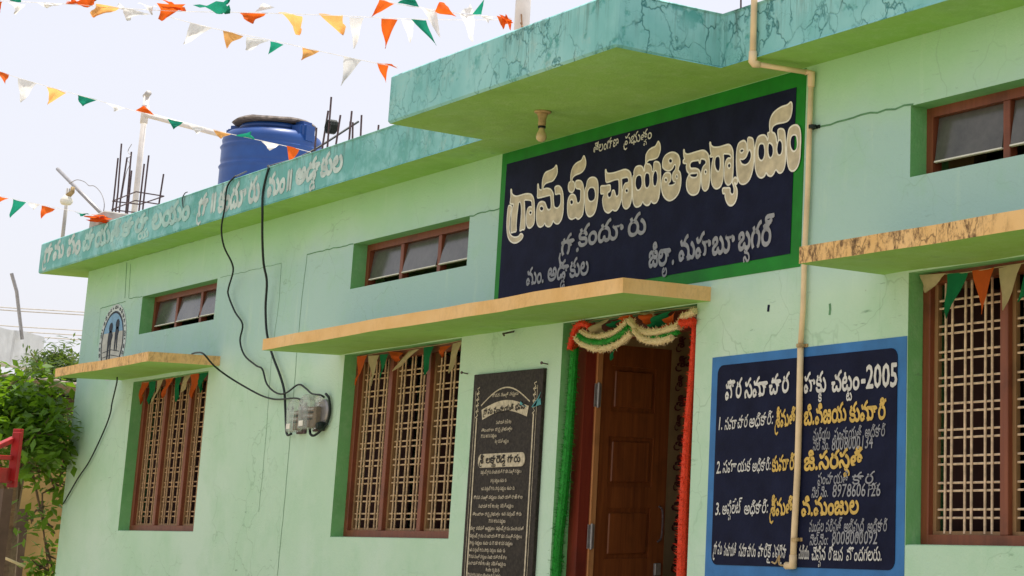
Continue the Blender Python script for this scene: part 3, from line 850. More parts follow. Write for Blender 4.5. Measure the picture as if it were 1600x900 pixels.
for u in (.085, .90): strip([PW(u, 1.16), PW(u + .002, 1.7), PW(u, 2.20)], .014, 'border_line')
for u in (.05, .935): strip([PW(u, 1.16), PW(u, 2.36)], .004, 'border_line')
for u in (.085, .90):
    for k in range(5): strip([PW(u - .02, 2.20 + k * .035), PW(u + .012, 2.215 + k * .035), PW(u - .012, 2.232 + k * .035), PW(u + .02, 2.24 + k * .035)], .008, 'border_flower')
M_tealp = simple('teal_paint_splash', (.08, .30, .33), .7, .3, 40, 0)
for L_ in ([(846, 612), (838, 634), (831, 636), (841, 622)], [(845, 622), (846, 632), (832, 637), (838, 628)], [(814, 627), (823, 636), (813, 632)]):
    quadslab('paint_splash', [(q.x, q.z) for q in (W(x, y, YP) for x, y in L_)], YP - .0035, YP - .002, M_tealp, pq)
strip([PW(.14 + .70 * k / 14, 2.27 + .095 * math.sin(math.pi * k / 14)) for k in range(15)], .008, 'arch_line')
arc = lambda off: [PW(.16 + .66 * k / 14, off + .045 * math.sin(math.pi * k / 14)) for k in range(15)]
strip(arc(2.215), .062, 'title_band')
lettering('lettering', 'గ్రామ పంచాయతి భవన', None, None, .05, M_granite, pq, Y=YP - .002, bold=.03, inner=(PW(.19, 2.215), PW(.78, 2.232)))
quadslab('title_cartouche', rrect(pl0 + .12, pl0 + .66, 1.905, 1.985, .038), YP - .001, -.022, M_engrave, pq)
lettering('lettering', 'శ్రీ లక్ష్మారెడ్డి గారు', None, None, .06, M_granite, pq, Y=YP - .003, bold=.03, inner=(PW(.18, 1.93), PW(.76, 1.93)))
rn = random.Random(3)
samples = ['గౌరవ మంత్రి వర్యులు', 'పంచాయతి రాజ్ శాఖ', 'తెలంగాణ రాష్ట్ర ప్రభుత్వం', 'గౌరవ శాసన సభ్యులు', 'జిల్లా పరిషత్ అధ్యక్షులు', 'సర్పంచ్ గ్రామ పంచాయతి', 'వార్డు సభ్యులు కందూరు', 'ఉప సర్పంచ్ గారు']
z = 2.325; i = 0
for (z, u0, u1) in [(2.315, .3, .68), (2.155, .38, .60), (2.115, .17, .62), (2.08, .17, .40), (2.045, .38, .58), (1.87, .2, .78), (1.82, .35, .58), (1.775, .22, .70), (1.725, .12, .82), (1.675, .2, .7), (1.63, .12, .82), (1.59, .36, .60),
                    (1.548, .10, .86), (1.505, .10, .84), (1.465, .10, .72), (1.425, .10, .62), (1.387, .10, .65), (1.35, .10, .64), (1.315, .36, .56), (1.283, .10, .58), (1.252, .10, .62), (1.222, .10, .70), (1.192, .10, .70), (1.163, .10, .64)]:
    lettering('lettering', samples[i % 8] + (' ' + samples[(i * 3 + 1) % 8] if u1 - u0 > .45 else ''), None, None, .027, M_engrave2, pq, Y=YP, bold=.035, seed=i, inner=(PW(u0, z), PW(u1, z))) ; 0 and lettering('lettering', samples[i % 8], None, None, .032, M_engrave, pq, Y=YP, bold=.02, seed=i, inner=(PW(u0, z), PW(u1, z))); i += 1
for (px, py) in ((731, 584), (856, 569)):
    nl = thing('iron_nail', W(px, py, 0), 'short dark nail in the wall ' + ('at the upper left' if px < 800 else 'at the upper right') + ' corner of the plaque', 'nail')
    p = W(px, py, 0)
    obj('shank', tube(NB(), [p, p + Vector((.012, -.045, .004))], .004, 6), M_rust, nl); obj('head', tube(NB(), [p + Vector((.012, -.045, .004)), p + Vector((.013, -.050, .004))], .009, 8), M_rust, nl)
p = W(803, 518, 0); nl = thing('iron_rod_stub', p, 'bent dark rod stub in the wall just below the long sunshade', 'rod')
obj('rod', tube(NB(), [p, p + Vector((.02, -.08, -.02)), p + Vector((.07, -.10, -.035))], .006, 6), M_rust, nl)

# lettering on the partition seen through the door
nb = thing('name_list', (-1.9, 1.54, 1.9), 'maroon Telugu names lettered on the dim inner wall seen through the doorway', 'lettering')
for k in range(12):
    z = 2.735 - .131 * k
    lettering('lettering', ['శ్రీ చంద్ర', 'శ్రీమతి', 'శ్రీ వెంకట', 'శ్రీమతి', 'శ్రీ మల్లయ్య', 'శ్రీమతి', 'శ్రీ ఎన్', 'శ్రీ పాండు', 'శ్రీ వి', 'శ్రీమతి', 'శ్రీమతి', 'శ్రీ మల్లు'][k], None, None, .085, M_mar_l, nb, Y=1.545, bold=.03, seed=k,
              inner=(Vector((-2.00 + .004 * k, 1.545, z)), Vector((-1.55, 1.545, z))))

# ------------------------------------------------------------------ painted emblem at the far end of the wall
em = thing('painted_emblem', (-8.32, 0, 3.05), 'round painted emblem of two dark figures under blue sky at the far wall end', 'emblem')
ec = Vector((-8.33, 0, 3.105)); er = .272


def disc(r0, r1, y, a0=0, a1=360, n_=36, c=ec, sx=1, sz=1):
    bm_ = NB(); I, O = [], []
    for k in range(n_ + 1):
        a = R(a0 + (a1 - a0) * k / n_); O.append(bm_.verts.new((c.x + math.cos(a) * r1 * sx, y, c.z + math.sin(a) * r1 * sz)))
        if r0: I.append(bm_.verts.new((c.x + math.cos(a) * r0 * sx, y, c.z + math.sin(a) * r0 * sz)))
    if r0:
        for k in range(n_): bm_.faces.new([I[k], I[k + 1], O[k + 1], O[k]])
    else: bm_.faces.new(O[:-1] if a1 - a0 >= 360 else O)
    return bm_


M_emw = simple('emblem_white', (.52, .60, .58), .7, .1, 12, .1); M_emb = simple('emblem_sky_blue', (.20, .38, .55), .7, .2, 10, .1); M_emk = simple('emblem_black', (.02, .03, .045), .7, .2, 10, 0)
M_emp = simple('emblem_ground', (.46, .48, .44), .7, .2, 10, 0)
obj('disc', disc(0, er * 1.22, -.003), M_emw, em); obj('sky', disc(0, er * .93, -.005, 20, 160), M_emb, em); obj('ground_field', disc(0, er * .93, -.0045), M_emp, em)
obj('ring', disc(er * .93, er, -.006), M_emk, em)
for fx, s_, h in ((-.06, .30, -.02), (.10, .24, .03)):
    c = ec + Vector((fx, 0, h))
    q = lambda l: [(c.x + x * s_ * 1.25, c.z + z_ * s_) for x, z_ in l]
    quadslab('figure', q([(-.10, -.45), (-.04, -.45), (-.02, .0), (.02, -.0), (.06, -.45), (.12, -.45), (.10, .1), (.16, .25), (.10, .38), (-.02, .42), (-.12, .36), (-.14, .15)]), -.0075, -.0055, M_emk, em)
    obj('figure_head', disc(0, .045, -.0075, c=c + Vector((.0, 0, .50 * s_)), n_=12), M_emk, em)
for k in range(22):
    a = R(200 - 11 * k); cc = ec + Vector((math.cos(a) * er * 1.11, 0, math.sin(a) * er * 1.11))
    g = glyph('అనగమరతహ'[k % 7], .03); bm_ = NB()
    nv = []
    for x, y in g[0]:
        x2, y2 = (x - .3) * .05, (y - .2) * .05; th = a - math.pi / 2
        nv.append(bm_.verts.new((cc.x + x2 * math.cos(th) - y2 * math.sin(th), -.0065, cc.z + x2 * math.sin(th) + y2 * math.cos(th))))
    for f in g[1]:
        try: bm_.faces.new([nv[t] for t in f])
        except ValueError: pass
    obj('ring_letter', bm_, M_emk, em)
for k in range(4):
    strip([ec + Vector((-.22 + .01 * k, -.0055, -.08 - .045 * k)), ec + Vector((0, -.0055, -.065 - .045 * k)), ec + Vector((.2, -.0055, -.09 - .045 * k))], .006, 'field_line', M_emk, em)

# ------------------------------------------------------------------ hairline plaster joints
def crackline(pix, wd=.004, Y=-.0015, jit=.004, mat=None):
    pts = [W(x, y, Y) for x, y in pix]; out_ = []
    for a, b in zip(pts, pts[1:]):
        n_ = max(2, int((b - a).length / .05))
        for k in range(n_):
            p = a.lerp(b, k / n_); out_.append(p + Vector((random.uniform(-jit, jit), 0, random.uniform(-jit, jit))))
    out_.append(pts[-1])
    return strip(out_, wd, 'plaster_joint', mat or M_joint, bld)


M_joint = simple('plaster_joint_shadow_green', (.11, .26, .13), .9, .2, 20, 0)
crackline([(480, 397), (552, 381)], .007); crackline([(480, 397), (471, 470), (463, 560), (452, 700), (443, 800), (433, 900)], .006, jit=.003)
crackline([(733, 338), (785, 324)], .008, jit=.006); crackline([(440, 411), (436, 470), (424, 560), (414, 700), (404, 800)], .004)
crackline([(344, 434), (440, 411)], .003); crackline([(202, 467), (222, 463)], .006); crackline([(157, 482), (196, 471)], .006); crackline([(157, 482), (152, 540)], .003)
crackline([(198, 410), (195, 466)], .010, jit=.001); crackline([(204, 412), (201, 466)], .007, jit=.001)
crackline([(1275, 199), (1320, 187), (1372, 175), (1427, 163)], .009, jit=.006); crackline([(312, 375), (175, 414)], .002)
crackline([(1117, 575), (1112, 720), (1108, 790)], .002); crackline([(1243, 395), (1240, 540)], .0)if False else None
crackline([(1201, 476), (1200, 487)], .018, jit=.001, mat=M_navy); crackline([(1297, 475), (1296, 492)], .015, jit=.003)

# ------------------------------------------------------------------ ceiling bulb under the porch
p = WZ(848, 174, SOF)
cb = thing('ceiling_bulb', p, 'unlit cream bulb in a small holder on the green porch ceiling', 'light bulb')
obj('ceiling_rose', lathe(NB(), p + Vector((0, 0, -.012)), [(.046, .012), (.046, .005), (.038, 0)][::-1]), M_holder, cb, True)
obj('holder', lathe(NB(), p, [(.017, -.085), (.022, -.07), (.020, -.05), (.028, -.02), (.030, -.010)]), M_holder, cb, True)
obj('collar', lathe(NB(), p, [(.018, -.094), (.021, -.094), (.021, -.084), (.018, -.084)]), M_black, cb)
obj('bulb', lathe(NB(), p, [(.003, -.172), (.015, -.169), (.026, -.157), (.029, -.143), (.026, -.127), (.018, -.112), (.014, -.098), (.013, -.092)]), M_bulb, cb, True)

# ------------------------------------------------------------------ conduit
yf, yw = EY - .022, -.022
cn = thing('conduit_pipe', W(1262, 300, yw), 'cream plastic conduit running from the roof edge down across sign and board', 'pipe')
c1 = W(1176, 98, yf); c0 = W(1178, 2, yf)
top = Vector((c0.x, yf, FT + .28)); a1 = Vector((c1.x, yf, SOF - .022))
w1 = Vector((W(1268, 112, yw).x, yw, SOF - .03)); mid = Vector((a1.x + .01, yw, SOF - .03))
obj('vertical_run', tube(NB(), [top, Vector((c1.x, yf, SOF - .02))], .016, 10), M_pvc, cn, True)
bend = Vector((c1.x, yf, SOF - .03))
hz = Vector((W(1268, 112, yw).x, yw, SOF - .045))
obj('cross_run', tube(NB(), [bend, hz], .013, 10), M_pvc, cn, True)
obj('elbow', tube(NB(), [bend + Vector((0, 0, .06)), bend + Vector((0, 0, .008)), bend + (hz - bend) * .02, bend + (hz - bend) * .12], [.020, .021, .020, .017], 10), M_pvc, cn, True)
obj('elbow', tube(NB(), [hz - (hz - bend) * .10, hz, hz + Vector((0, 0, -.07))], [.016, .020, .017], 10), M_pvc, cn, True)
pp = [hz] + [W(x, y, yw) for x, y in ((1265, 200), (1262, 300), (1257, 400), (1255, 480), (1251, 540))]
obj('vertical_run', tube(NB(), pp, .0135, 10), M_pvc, cn, True)
pp = [W(x, y, yw) for x, y in ((1251, 538), (1249, 640), (1246, 740), (1241, 835), (1239, 884))]
obj('vertical_run', tube(NB(), pp, .0155, 10), M_pvc, cn, True)
e = pp[-1]
obj('elbow', tube(NB(), [e + Vector((0, 0, .05)), e, e + Vector((-.05, 0, 0))], [.018, .021, .018], 10), M_pvc, cn, True)
obj('loose_wire', tube(NB(), smooth_path([e + Vector((-.04, 0, 0)), e + Vector((-.09, -.01, .005)), W(1218, 868, -.04), W(1212, 880, -.03), W(1206, 878, -.03)], 4), .004, 6), M_holder, cn)
for (x, y) in ((1270, 198), (1251, 540), (1243, 843)):
    q = W(x, y, yw)
    b_ = tube(NB(), [q + Vector((0, 0, -.008)), q + Vector((0, 0, .008))], .021, 12); box(b_, (q.x - .032, -.008, q.z - .008), (q.x + .032, -.001, q.z + .008))
    obj('clamp', b_, M_black if y < 300 else M_holder, cn)

# ------------------------------------------------------------------ cables
def cable(pix, label, r=.006, mat=None, cat='cable'):
    pts = [W(x, y, Y) for x, y, Y in pix]
    o = obj('black_cable', tube(NB(), smooth_path(pts, 5), r, 7), mat or M_black, None, True, origin=pts[0])
    return tag(o, label, cat)


cable([(385, 268, .25), (372, 274, -.20), (366, 277, -.29), (355, 292, -.30), (351, 325, -.30), (346, 357, -.28), (350, 385, -.20), (362, 410, -.12), (364, 425, -.08), (357, 450, -.05), (357, 462, -.04), (367, 487, -.03), (379, 507, -.03), (375, 532, -.03), (382, 555, -.03), (400, 571, -.03), (410, 577, -.03), (417, 600, -.03), (432, 614, -.04), (447, 614, -.04), (466, 601, -.02), (478, 607, -.03), (487, 615, -.06), (500, 617, -.07), (507, 621, -.05)],
      'left looping black cable from the roof edge to the right meter', .0065)
cable([(560, 190, .55), (480, 240, .1), (424, 259, -.20), (420, 262, -.29), (411, 300, -.295), (410, 337, -.29), (410, 375, -.20), (412, 412, -.11), (417, 440, -.07), (415, 480, -.04), (417, 520, -.03), (425, 553, -.03), (437, 585, -.03), (444, 610, -.03), (446, 640, -.03), (448, 677, -.03), (455, 678, -.04)],
      'straight hanging black cable from the roof edge to the left meter', .0085)
cable([(300, 553, -.10), (307, 551, -.28), (318, 553, -.40), (335, 572, -.30), (362, 592, -.15), (400, 614, -.05), (420, 622, -.03), (437, 624, -.03), (460, 622, -.05), (472, 625, -.05)],
      'black cable from the short sunshade end to the left meter', .0065)
cable([(183, 590, -.30), (182, 600, -.22), (175, 630, -.06), (172, 647, -.03), (162, 674, -.02), (140, 720, -.02), (122, 747, -.02), (103, 780, -.02), (99, 787, -.01)],
      'slanting black cable from under the short sunshade to the wall corner', .006)

# ------------------------------------------------------------------ electricity meters
def meter(pxc, pyt, pyb, wd, dep, label, dome):
    t, b = W(pxc, pyt, 0), W(pxc, pyb, 0); h = t.z - b.z; x = b.x
    m = thing('electricity_meter', (x, 0, b.z), label, 'meter', 'electricity meters on the wall')
    obj('backplate', bx((x - wd / 2, -.02, b.z), (x + wd / 2, 0, b.z + h * .8), .003), M_rust, m)
    obj('body', bx((x - wd * .38, -dep * .55, b.z + h * .10), (x + wd * .38, -.02, b.z + h * .66), .006), simple('brown_grey_meter_body', (.24, .18, .13), .6, .3, 30, .1), m)
    for k in range(4):
        obj('register', bx((x - wd * .25, -dep * .6, b.z + h * (.30 + .09 * k)), (x + wd * (.1 + .05 * k), -dep * .55, b.z + h * (.35 + .09 * k)), .001), [M_black, M_greyp][k % 2], m)
    # clear cover with a rounded top
    o_ = [(x - wd / 2, b.z + .01)] + [(x - wd / 2 * math.cos(math.pi * k / 10), b.z + h * .72 + h * .27 * math.sin(math.pi * k / 10)) for k in range(11)] + [(x + wd / 2, b.z + .01)]
    quadslab('cover', [(p_[0], p_[1]) for p_ in o_][::-1], -dep, -.022, M_cover, m, .010)
    obj('seal_label', bx((x - wd * .30, -dep - .004, b.z + h * .13), (x + wd * .12, -dep - .001, b.z + h * .28), .001), M_cream, m)
    for s in (-.3, .3): obj('screw', tube(NB(), [(x + wd * s, -dep - .004, b.z + h * .70), (x + wd * s, -dep, b.z + h * .70)], .006, 8), M_steel, m)
    return m, x, b.z, h


meter(473, 624, 678, .13, .10, 'left square bottomed meter with clear rounded cover', False)
m2, mx, mz, mh = meter(500, 617, 674, .16, .13, 'right larger meter with clear dome and thick black side loop', True)
rd = tube(NB(), smooth_path([(mx + .09, -.02, mz + mh * 1.0), (mx + .15, -.02, mz + mh * .85), (mx + .175, -.02, mz + mh * .5), (mx + .15, -.02, mz + mh * .2), (mx + .09, -.03, mz + mh * .02), (mx + .03, -.05, mz - .03), (mx - .01, -.06, mz - .02), (mx - .03, -.06, mz + .02)], 5), .0085, 8)
obj('side_loop', rd, M_black, m2, True)
obj('side_disc', lathe(NB(), (mx + .075, -.012, mz + mh * .52), [(.085, 0), (.085, .012), (.07, .02)], 24, 'Y'), M_steel, m2)
obj('plug', lathe(NB(), (mx + .10, -.02, mz + mh * .13), [(.03, 0), (.03, .03), (.02, .05)], 14, 'Y'), M_black, m2)

# ------------------------------------------------------------------ bunting
def pennant(name, A, B, C, mat, parent, curl=.02, seed=0, rows_=5, cols=4):
    rnd = random.Random(seed); bm_ = NB(); grid = []
    nrm = (B - A).cross(C - A)
    nrm = nrm.normalized() if nrm.length > 1e-9 else Vector((0, -1, 0))
    ph = rnd.uniform(0, 6)
    for i in range(rows_ + 1):
        t = i / rows_; row = []
        for j in range(cols + 1):
            u = j / cols
            p = A.lerp(B, u).lerp(C, t)
            amp = curl * (B - A).length
            p = p + nrm * amp * (math.sin(ph + 5 * u + 2.5 * t) * (.3 + t) + .5 * math.sin(ph * 2 + 7 * t)) * (1 if t < .98 else .3)
            row.append(bm_.verts.new(p))
        grid.append(row)
    for i in range(rows_):
        for j in range(cols):
            a, b, c, d = grid[i][j], grid[i][j + 1], grid[i + 1][j + 1], grid[i + 1][j]
            bm_.faces.new([a, b, c, d])
    bmesh.ops.remove_doubles(bm_, verts=bm_.verts, dist=1e-5)
    return obj(name, bm_, mat, parent, True)


def bunting(label, path, flags, place, mats, r=.002, curl=.12, seed=0, billow=.9):
    P0 = [place(*q) for q in path]
    b = thing('bunting', P0[0], label, 'bunting', 'strings of tricolour bunting')
    obj('string', tube(NB(), smooth_path(P0, 3), r, 5), mats['W'], b)
    for i, (c, a, bb, t) in enumerate(flags):
        A, B, C = place(*a), place(*bb), place(*t)
        vd = (C - CAM).normalized(); rb = random.Random(seed * 91 + i); C = C + vd * ((A + B) / 2 - C).length * rb.uniform(-1, 1) * billow
        pennant('pennant', A, B, C, mats[c], b, curl, seed * 50 + i)
    return b


bunting('bunting string from the left to the roof edge, passing before the blue tank', [(-60, 96), (0, 113), (60, 131), (150, 156), (235, 180), (350, 207), (450, 229), (486, 238)],
        [('O', (-5, 111), (14, 116), (8, 131)), ('W', (27, 122), (57, 130), (32, 160)), ('Y', (74, 135), (105, 144), (75, 163)), ('G', (121, 148), (151, 156), (129, 166)), ('W', (167, 160), (197, 168), (179, 174)), ('O', (213, 172), (242, 180), (225, 165)),
         ('G', (262, 186), (287, 192), (271, 202)), ('W', (295, 195), (322, 200), (307, 209)), ('Y', (332, 202), (361, 209), (345, 217)), ('G', (368, 211), (398, 218), (393, 206)), ('W', (407, 219), (437, 226), (422, 235)), ('O', (448, 228), (468, 233), (453, 257))],
        lambda x, y: AT(x, y, 12.55), FLAG, seed=1)
bunting('bunting string ending at the left corner of the porch roof', [(250, 22), (292, 34), (350, 48), (420, 62), (500, 80), (560, 93), (600, 101), (622, 104)],
        [('W', (296, 35), (330, 44), (287, 69)), ('Y', (348, 47), (380, 55), (354, 75)), ('W', (384, 56), (420, 63), (384, 78)), ('G', (423, 64), (444, 69), (419, 85)), ('Y', (473, 75), (500, 81), (471, 94)), ('W', (538, 89), (565, 95), (533, 134)), ('O', (589, 98), (607, 102), (603, 129)), ('O', (600, 99), (612, 100), (621, 107))],
        lambda x, y: AT(x, y, 10.3), FLAG, seed=2)
bunting('topmost tangled bunting string running the full width to the roof post', [(-40, -4), (0, 1), (60, 4), (130, 8), (190, 13), (290, 18), (360, 19), (430, 21), (540, 25), (620, 29), (700, 31), (790, 31)],
        [('O', (-8, 1), (4, 3), (0, 20)), ('G', (15, 1), (34, 3), (25, -6)), ('W', (14, 3), (42, 6), (25, 22)), ('W', (60, 5), (100, 7), (72, 12)), ('O', (103, 6), (146, 8), (150, -2)), ('O', (103, 6), (128, 8), (112, -6)), ('Y', (150, 6), (187, 12), (145, 27)), ('W', (195, 11), (233, 20), (197, 31)), ('W', (214, 4), (245, 8), (238, 20)),
         ('O', (246, 4), (291, 6), (255, 32)), ('O', (248, 0), (268, 4), (290, 18)), ('G', (301, 8), (345, 14), (360, 17)), ('G', (330, 18), (350, 10), (360, -2)), ('O', (374, 20), (414, 21), (394, 37)), ('W', (400, 20), (430, 12), (412, 5)), ('Y', (434, 20), (473, 25), (469, 54)), ('Y', (496, 24), (535, 25), (537, 54)),
         ('W', (545, 27), (568, 28), (553, 76)), ('O', (596, 29), (621, 31), (602, 76)), ('W', (627, 31), (647, 32), (641, 67)), ('G', (643, 30), (666, 32), (682, 71)), ('W', (182, 12), (196, 16), (186, 5))],
        lambda x, y: AT(x, y, 10.0), FLAG, seed=3, curl=.2)
bunting('short upper bunting string crossing to the orange clump on the post', [(560, -12), (594, -2), (621, 6), (656, 12), (700, 19), (735, 23), (770, 26), (800, 29)],
        [('O', (592, 0), (616, 6), (580, 27)), ('G', (622, 6), (655, 11), (645, -8)), ('W', (656, 11), (682, 16), (688, 58)), ('O', (681, 16), (714, 25), (686, 4)), ('W', (718, 20), (740, 23), (739, 65)), ('W', (720, 19), (741, 21), (735, 6)), ('G', (738, 22), (752, 23), (757, -2)), ('W', (750, 24), (770, 26), (763, 36)), ('O', (776, 24), (792, 30), (786, 46)), ('O', (780, 22), (800, 30), (798, 46)), ('O', (782, 40), (802, 36), (790, 22))],
        lambda x, y: AT(x, y, 9.75), FLAG, seed=4, curl=.2)
bunting('low left bunting string tied beside the bricks at the roof corner', [(-50, 292), (0, 306), (50, 317), (90, 325), (130, 333), (168, 343)],
        [('O', (-4, 305), (14, 310), (-6, 318)), ('G', (21, 311), (41, 316), (16, 340)), ('W', (44, 317), (62, 320), (52, 328)), ('O', (65, 321), (86, 326), (64, 341)), ('G', (117, 331), (140, 334), (130, 337))],
        lambda x, y: AT(x, y, 16.6), FLAG, seed=5)
g1 = bunting('bunting hung across the top of the farthest barred window', [(219, 599), (260, 592), (300, 585), (329, 578)],
        [('O', (221, 597), (232, 596), (219, 632)), ('G', (233, 597), (244, 595), (233, 632)), ('W', (247, 595), (257, 592), (236, 632)), ('O', (258, 592), (272, 589), (253, 622)), ('G', (272, 589), (284, 586), (274, 628)), ('W', (286, 588), (298, 586), (283, 613)), ('O', (298, 586), (311, 583), (300, 623)), ('G', (312, 583), (325, 580), (312, 614))],
        lambda x, y: W(x, y, .045), WFLAG, curl=.08, seed=6, billow=.05)
g2 = bunting('bunting hung across the barred window next to the meters', [(557, 558), (600, 550), (650, 544), (690, 538), (724, 531)],
        [('O', (560, 557), (576, 555), (555, 602)), ('W', (577, 556), (594, 555), (580, 603)), ('G', (595, 554), (608, 553), (594, 592)), ('O', (602, 548), (629, 551), (618, 565)), ('W', (638, 548), (655, 545), (613, 580)), ('G', (660, 542), (677, 540), (663, 586)), ('O', (687, 542), (704, 539), (690, 559)), ('W', (706, 537), (722, 533), (701, 583))],
        lambda x, y: W(x, y, .045), WFLAG, curl=.08, seed=7, billow=.05)
g3 = bunting('bunting with larger pennants hung across the rightmost barred window', [(1437, 430), (1478, 428), (1515, 425), (1556, 418), (1600, 411), (1660, 402), (1740, 390)],
        [('W', (1437, 430), (1478, 427), (1446, 458)), ('G', (1480, 428), (1513, 425), (1478, 498)), ('O', (1520, 423), (1554, 418), (1534, 491)), ('W', (1560, 419), (1596, 411), (1567, 485)), ('G', (1603, 412), (1638, 406), (1590, 472)), ('O', (1642, 406), (1678, 400), (1655, 465))],
        lambda x, y: W(x, y, .040), WFLAG, curl=.06, seed=8, billow=.05)

# ------------------------------------------------------------------ tinsel garlands round the door
def tinsel(name, pts, r, mat, parent, seed=0, n_=9, sub=8, rough=.7):
    rnd = random.Random(seed); path = smooth_path(pts, sub); bm_ = NB()
    fine = []
    for a, b in zip(path, path[1:]):
        m_ = max(1, int((b - a).length / .008))
        fine += [a.lerp(b, k / m_) for k in range(m_)]
    fine.append(path[-1])
    rs = r if isinstance(r, (list, tuple)) else [r, r]
    rr = [rs[0] + (rs[-1] - rs[0]) * i / len(fine) for i in range(len(fine))]
    tube(bm_, fine, [q * .8 for q in rr], n_)
    for i, p in enumerate(fine):            # stubby bristles
        for k in range(11):
            dv = Vector((rnd.gauss(0, 1), rnd.gauss(0, 1), rnd.gauss(0, 1))).normalized()
            s = dv.orthogonal().normalized() * .0035
            q = p + dv * rr[i] * .5; e_ = p + dv * rr[i] * rnd.uniform(1.0, 1.0 + rough)
            vs = [bm_.verts.new(q - s), bm_.verts.new(q + s), bm_.verts.new(e_)]
            bm_.faces.new(vs)
    return obj(name, bm_, mat, parent)


p0 = W(897, 530, .03)
gd = thing('green_garland', p0, 'long green tinsel garland hanging down the left side of the doorway', 'garland')
tinsel('tinsel', [W(x, y, .04) for x, y in ((900, 520), (897, 560), (893, 620), (888, 690), (880, 780), (872, 850), (868, 920), (866, 960))], [.028, .038], TIN['g'], gd, 1)
gd = thing('red_garland', W(1083, 545, .03), 'long bright red tinsel garland hanging down the right side of the doorway', 'garland')
tinsel('tinsel', [W(x, y, .02) for x, y in ((1086, 505), (1084, 545), (1080, 603), (1077, 640), (1074, 690), (1069, 787), (1067, 860), (1065, 930), (1064, 960))], [.020, .040], TIN['r'], gd, 2)
zz = lambda l, Y=-.01: [W(860 + x / 6, 470 + y / 6, Y) for x, y in l]
gd = thing('swag_garland', W(937, 540, 0), 'left cream and green striped tinsel swag across the top of the door', 'garland')
tinsel('tinsel', zz([(290, 292), (370, 330), (470, 340), (600, 300), (680, 240), (725, 195)]), .021, TIN['w'], gd, 3)
tinsel('tinsel', zz([(270, 325), (340, 372), (450, 393), (560, 372), (670, 310), (740, 245)], -.02), .021, TIN['g'], gd, 4)
tinsel('tinsel', zz([(242, 350), (310, 408), (450, 450), (590, 425), (700, 360), (765, 300)], -.02), .021, TIN['w'], gd, 5)
gd = thing('swag_garland', W(1020, 530, 0), 'right cream and green striped tinsel swag across the top of the door', 'garland')
tinsel('tinsel', zz([(745, 185), (790, 245), (860, 290), (940, 300), (1030, 290), (1130, 265), (1215, 240)]), .025, TIN['w'], gd, 6)
tinsel('tinsel', zz([(750, 245), (800, 305), (880, 350), (980, 350), (1070, 330), (1200, 295)], -.02), .014, TIN['g'], gd, 7)
tinsel('tinsel', zz([(790, 280), (850, 345), (930, 378), (1030, 378), (1140, 345)], -.03), .021, TIN['w'], gd, 8)
gd = thing('red_tassel_garland', W(890, 520, 0), 'red tinsel tassel drooping at the upper left door corner', 'garland')
tinsel('tinsel', zz([(370, 240), (310, 215), (250, 240), (215, 320), (180, 450)], -.015), .020, TIN['r'], gd, 9)
gd = thing('folded_garland', W(1075, 500, 0), 'cream and red tinsel knot at the upper right door corner', 'garland')
tinsel('tinsel', zz([(1240, 150), (1300, 130), (1355, 95)], -.02), .022, TIN['w'], gd, 10)
tinsel('tinsel', zz([(1225, 205), (1280, 205), (1345, 195)], -.02), .024, TIN['r'], gd, 11)
tinsel('tinsel', zz([(1170, 260), (1210, 210), (1240, 160)], -.01), .018, TIN['w'], gd, 12)
gd = bunting('crumpled bunting bundled above the doorway behind the swags', [zz_ for zz_ in [(893, 506), (930, 500), (970, 494), (1020, 487), (1060, 482), (1088, 479)]],
        [('W', (923, 503), (950, 498), (929, 524)), ('G', (951, 502), (972, 499), (955, 512)), ('O', (966, 498), (990, 492), (978, 506)), ('O', (992, 492), (1022, 490), (1015, 508)), ('G', (1017, 500), (1050, 486), (1020, 512)), ('O', (1040, 500), (1062, 486), (1041, 518)), ('W', (1000, 488), (1030, 486), (1025, 498)), ('O', (903, 506), (922, 506), (895, 546)), ('G', (957, 545), (964, 540), (954, 563))],
        lambda x, y: W(x, y, .01), WFLAG, curl=.25, seed=9, billow=.05)

# ------------------------------------------------------------------ things on the roof
tc = AT(425, 240, 16.0); tc.z = FT
tr = .425
tk = thing('water_tank', tc, 'blue plastic water tank with ribbed side and weathered lid on the roof', 'water tank')
H = 1.06
prof = [(tr * 1.0, 0)]
for k in range(60):
    z = .02 + (H - .24) * k / 59
    r_ = tr
    for zb in (.25, .62, .80): r_ += .012 * math.exp(-((z - zb) / .012) ** 2) - .008 * math.exp(-((z - zb - .03) / .012) ** 2)
    prof.append((r_, z))
prof += [(tr * 1.0, H - .20), (tr * .985, H - .17), (tr * .95, H - .14), (tr * .88, H - .115), (tr * .78, H - .10), (tr * .55, H - .085), (.30, H - .08), (.28, H - .04), (.02, H - .04)]
obj('body', lathe(NB(), tc, prof, 40), M_tank, tk, True)
for k in range(2):
    a = R(20 + 180 * k)
    c = NB(); box(c, (-.09, -.435, H - .24), (.09, -.26, H - .02)); bev(c, .04, 3)
    bmesh.ops.rotate(c, verts=c.verts, matrix=Matrix.Rotation(R(-52 + 165 * k), 3, 'Z')); bmesh.ops.translate(c, verts=c.verts, vec=tc)
    obj('shoulder_lug', c, M_tank, tk)
c = NB(); lathe(c, tc + Vector((0, 0, H - .03)), [(.27, 0), (.345, .0), (.36, .012), (.34, .032), (.2, .045), (.02, .05)], 26)
for v_ in c.verts: v_.co.z += .02 * noise.noise(v_.co * 6)
obj('lid', c, M_lid, tk)


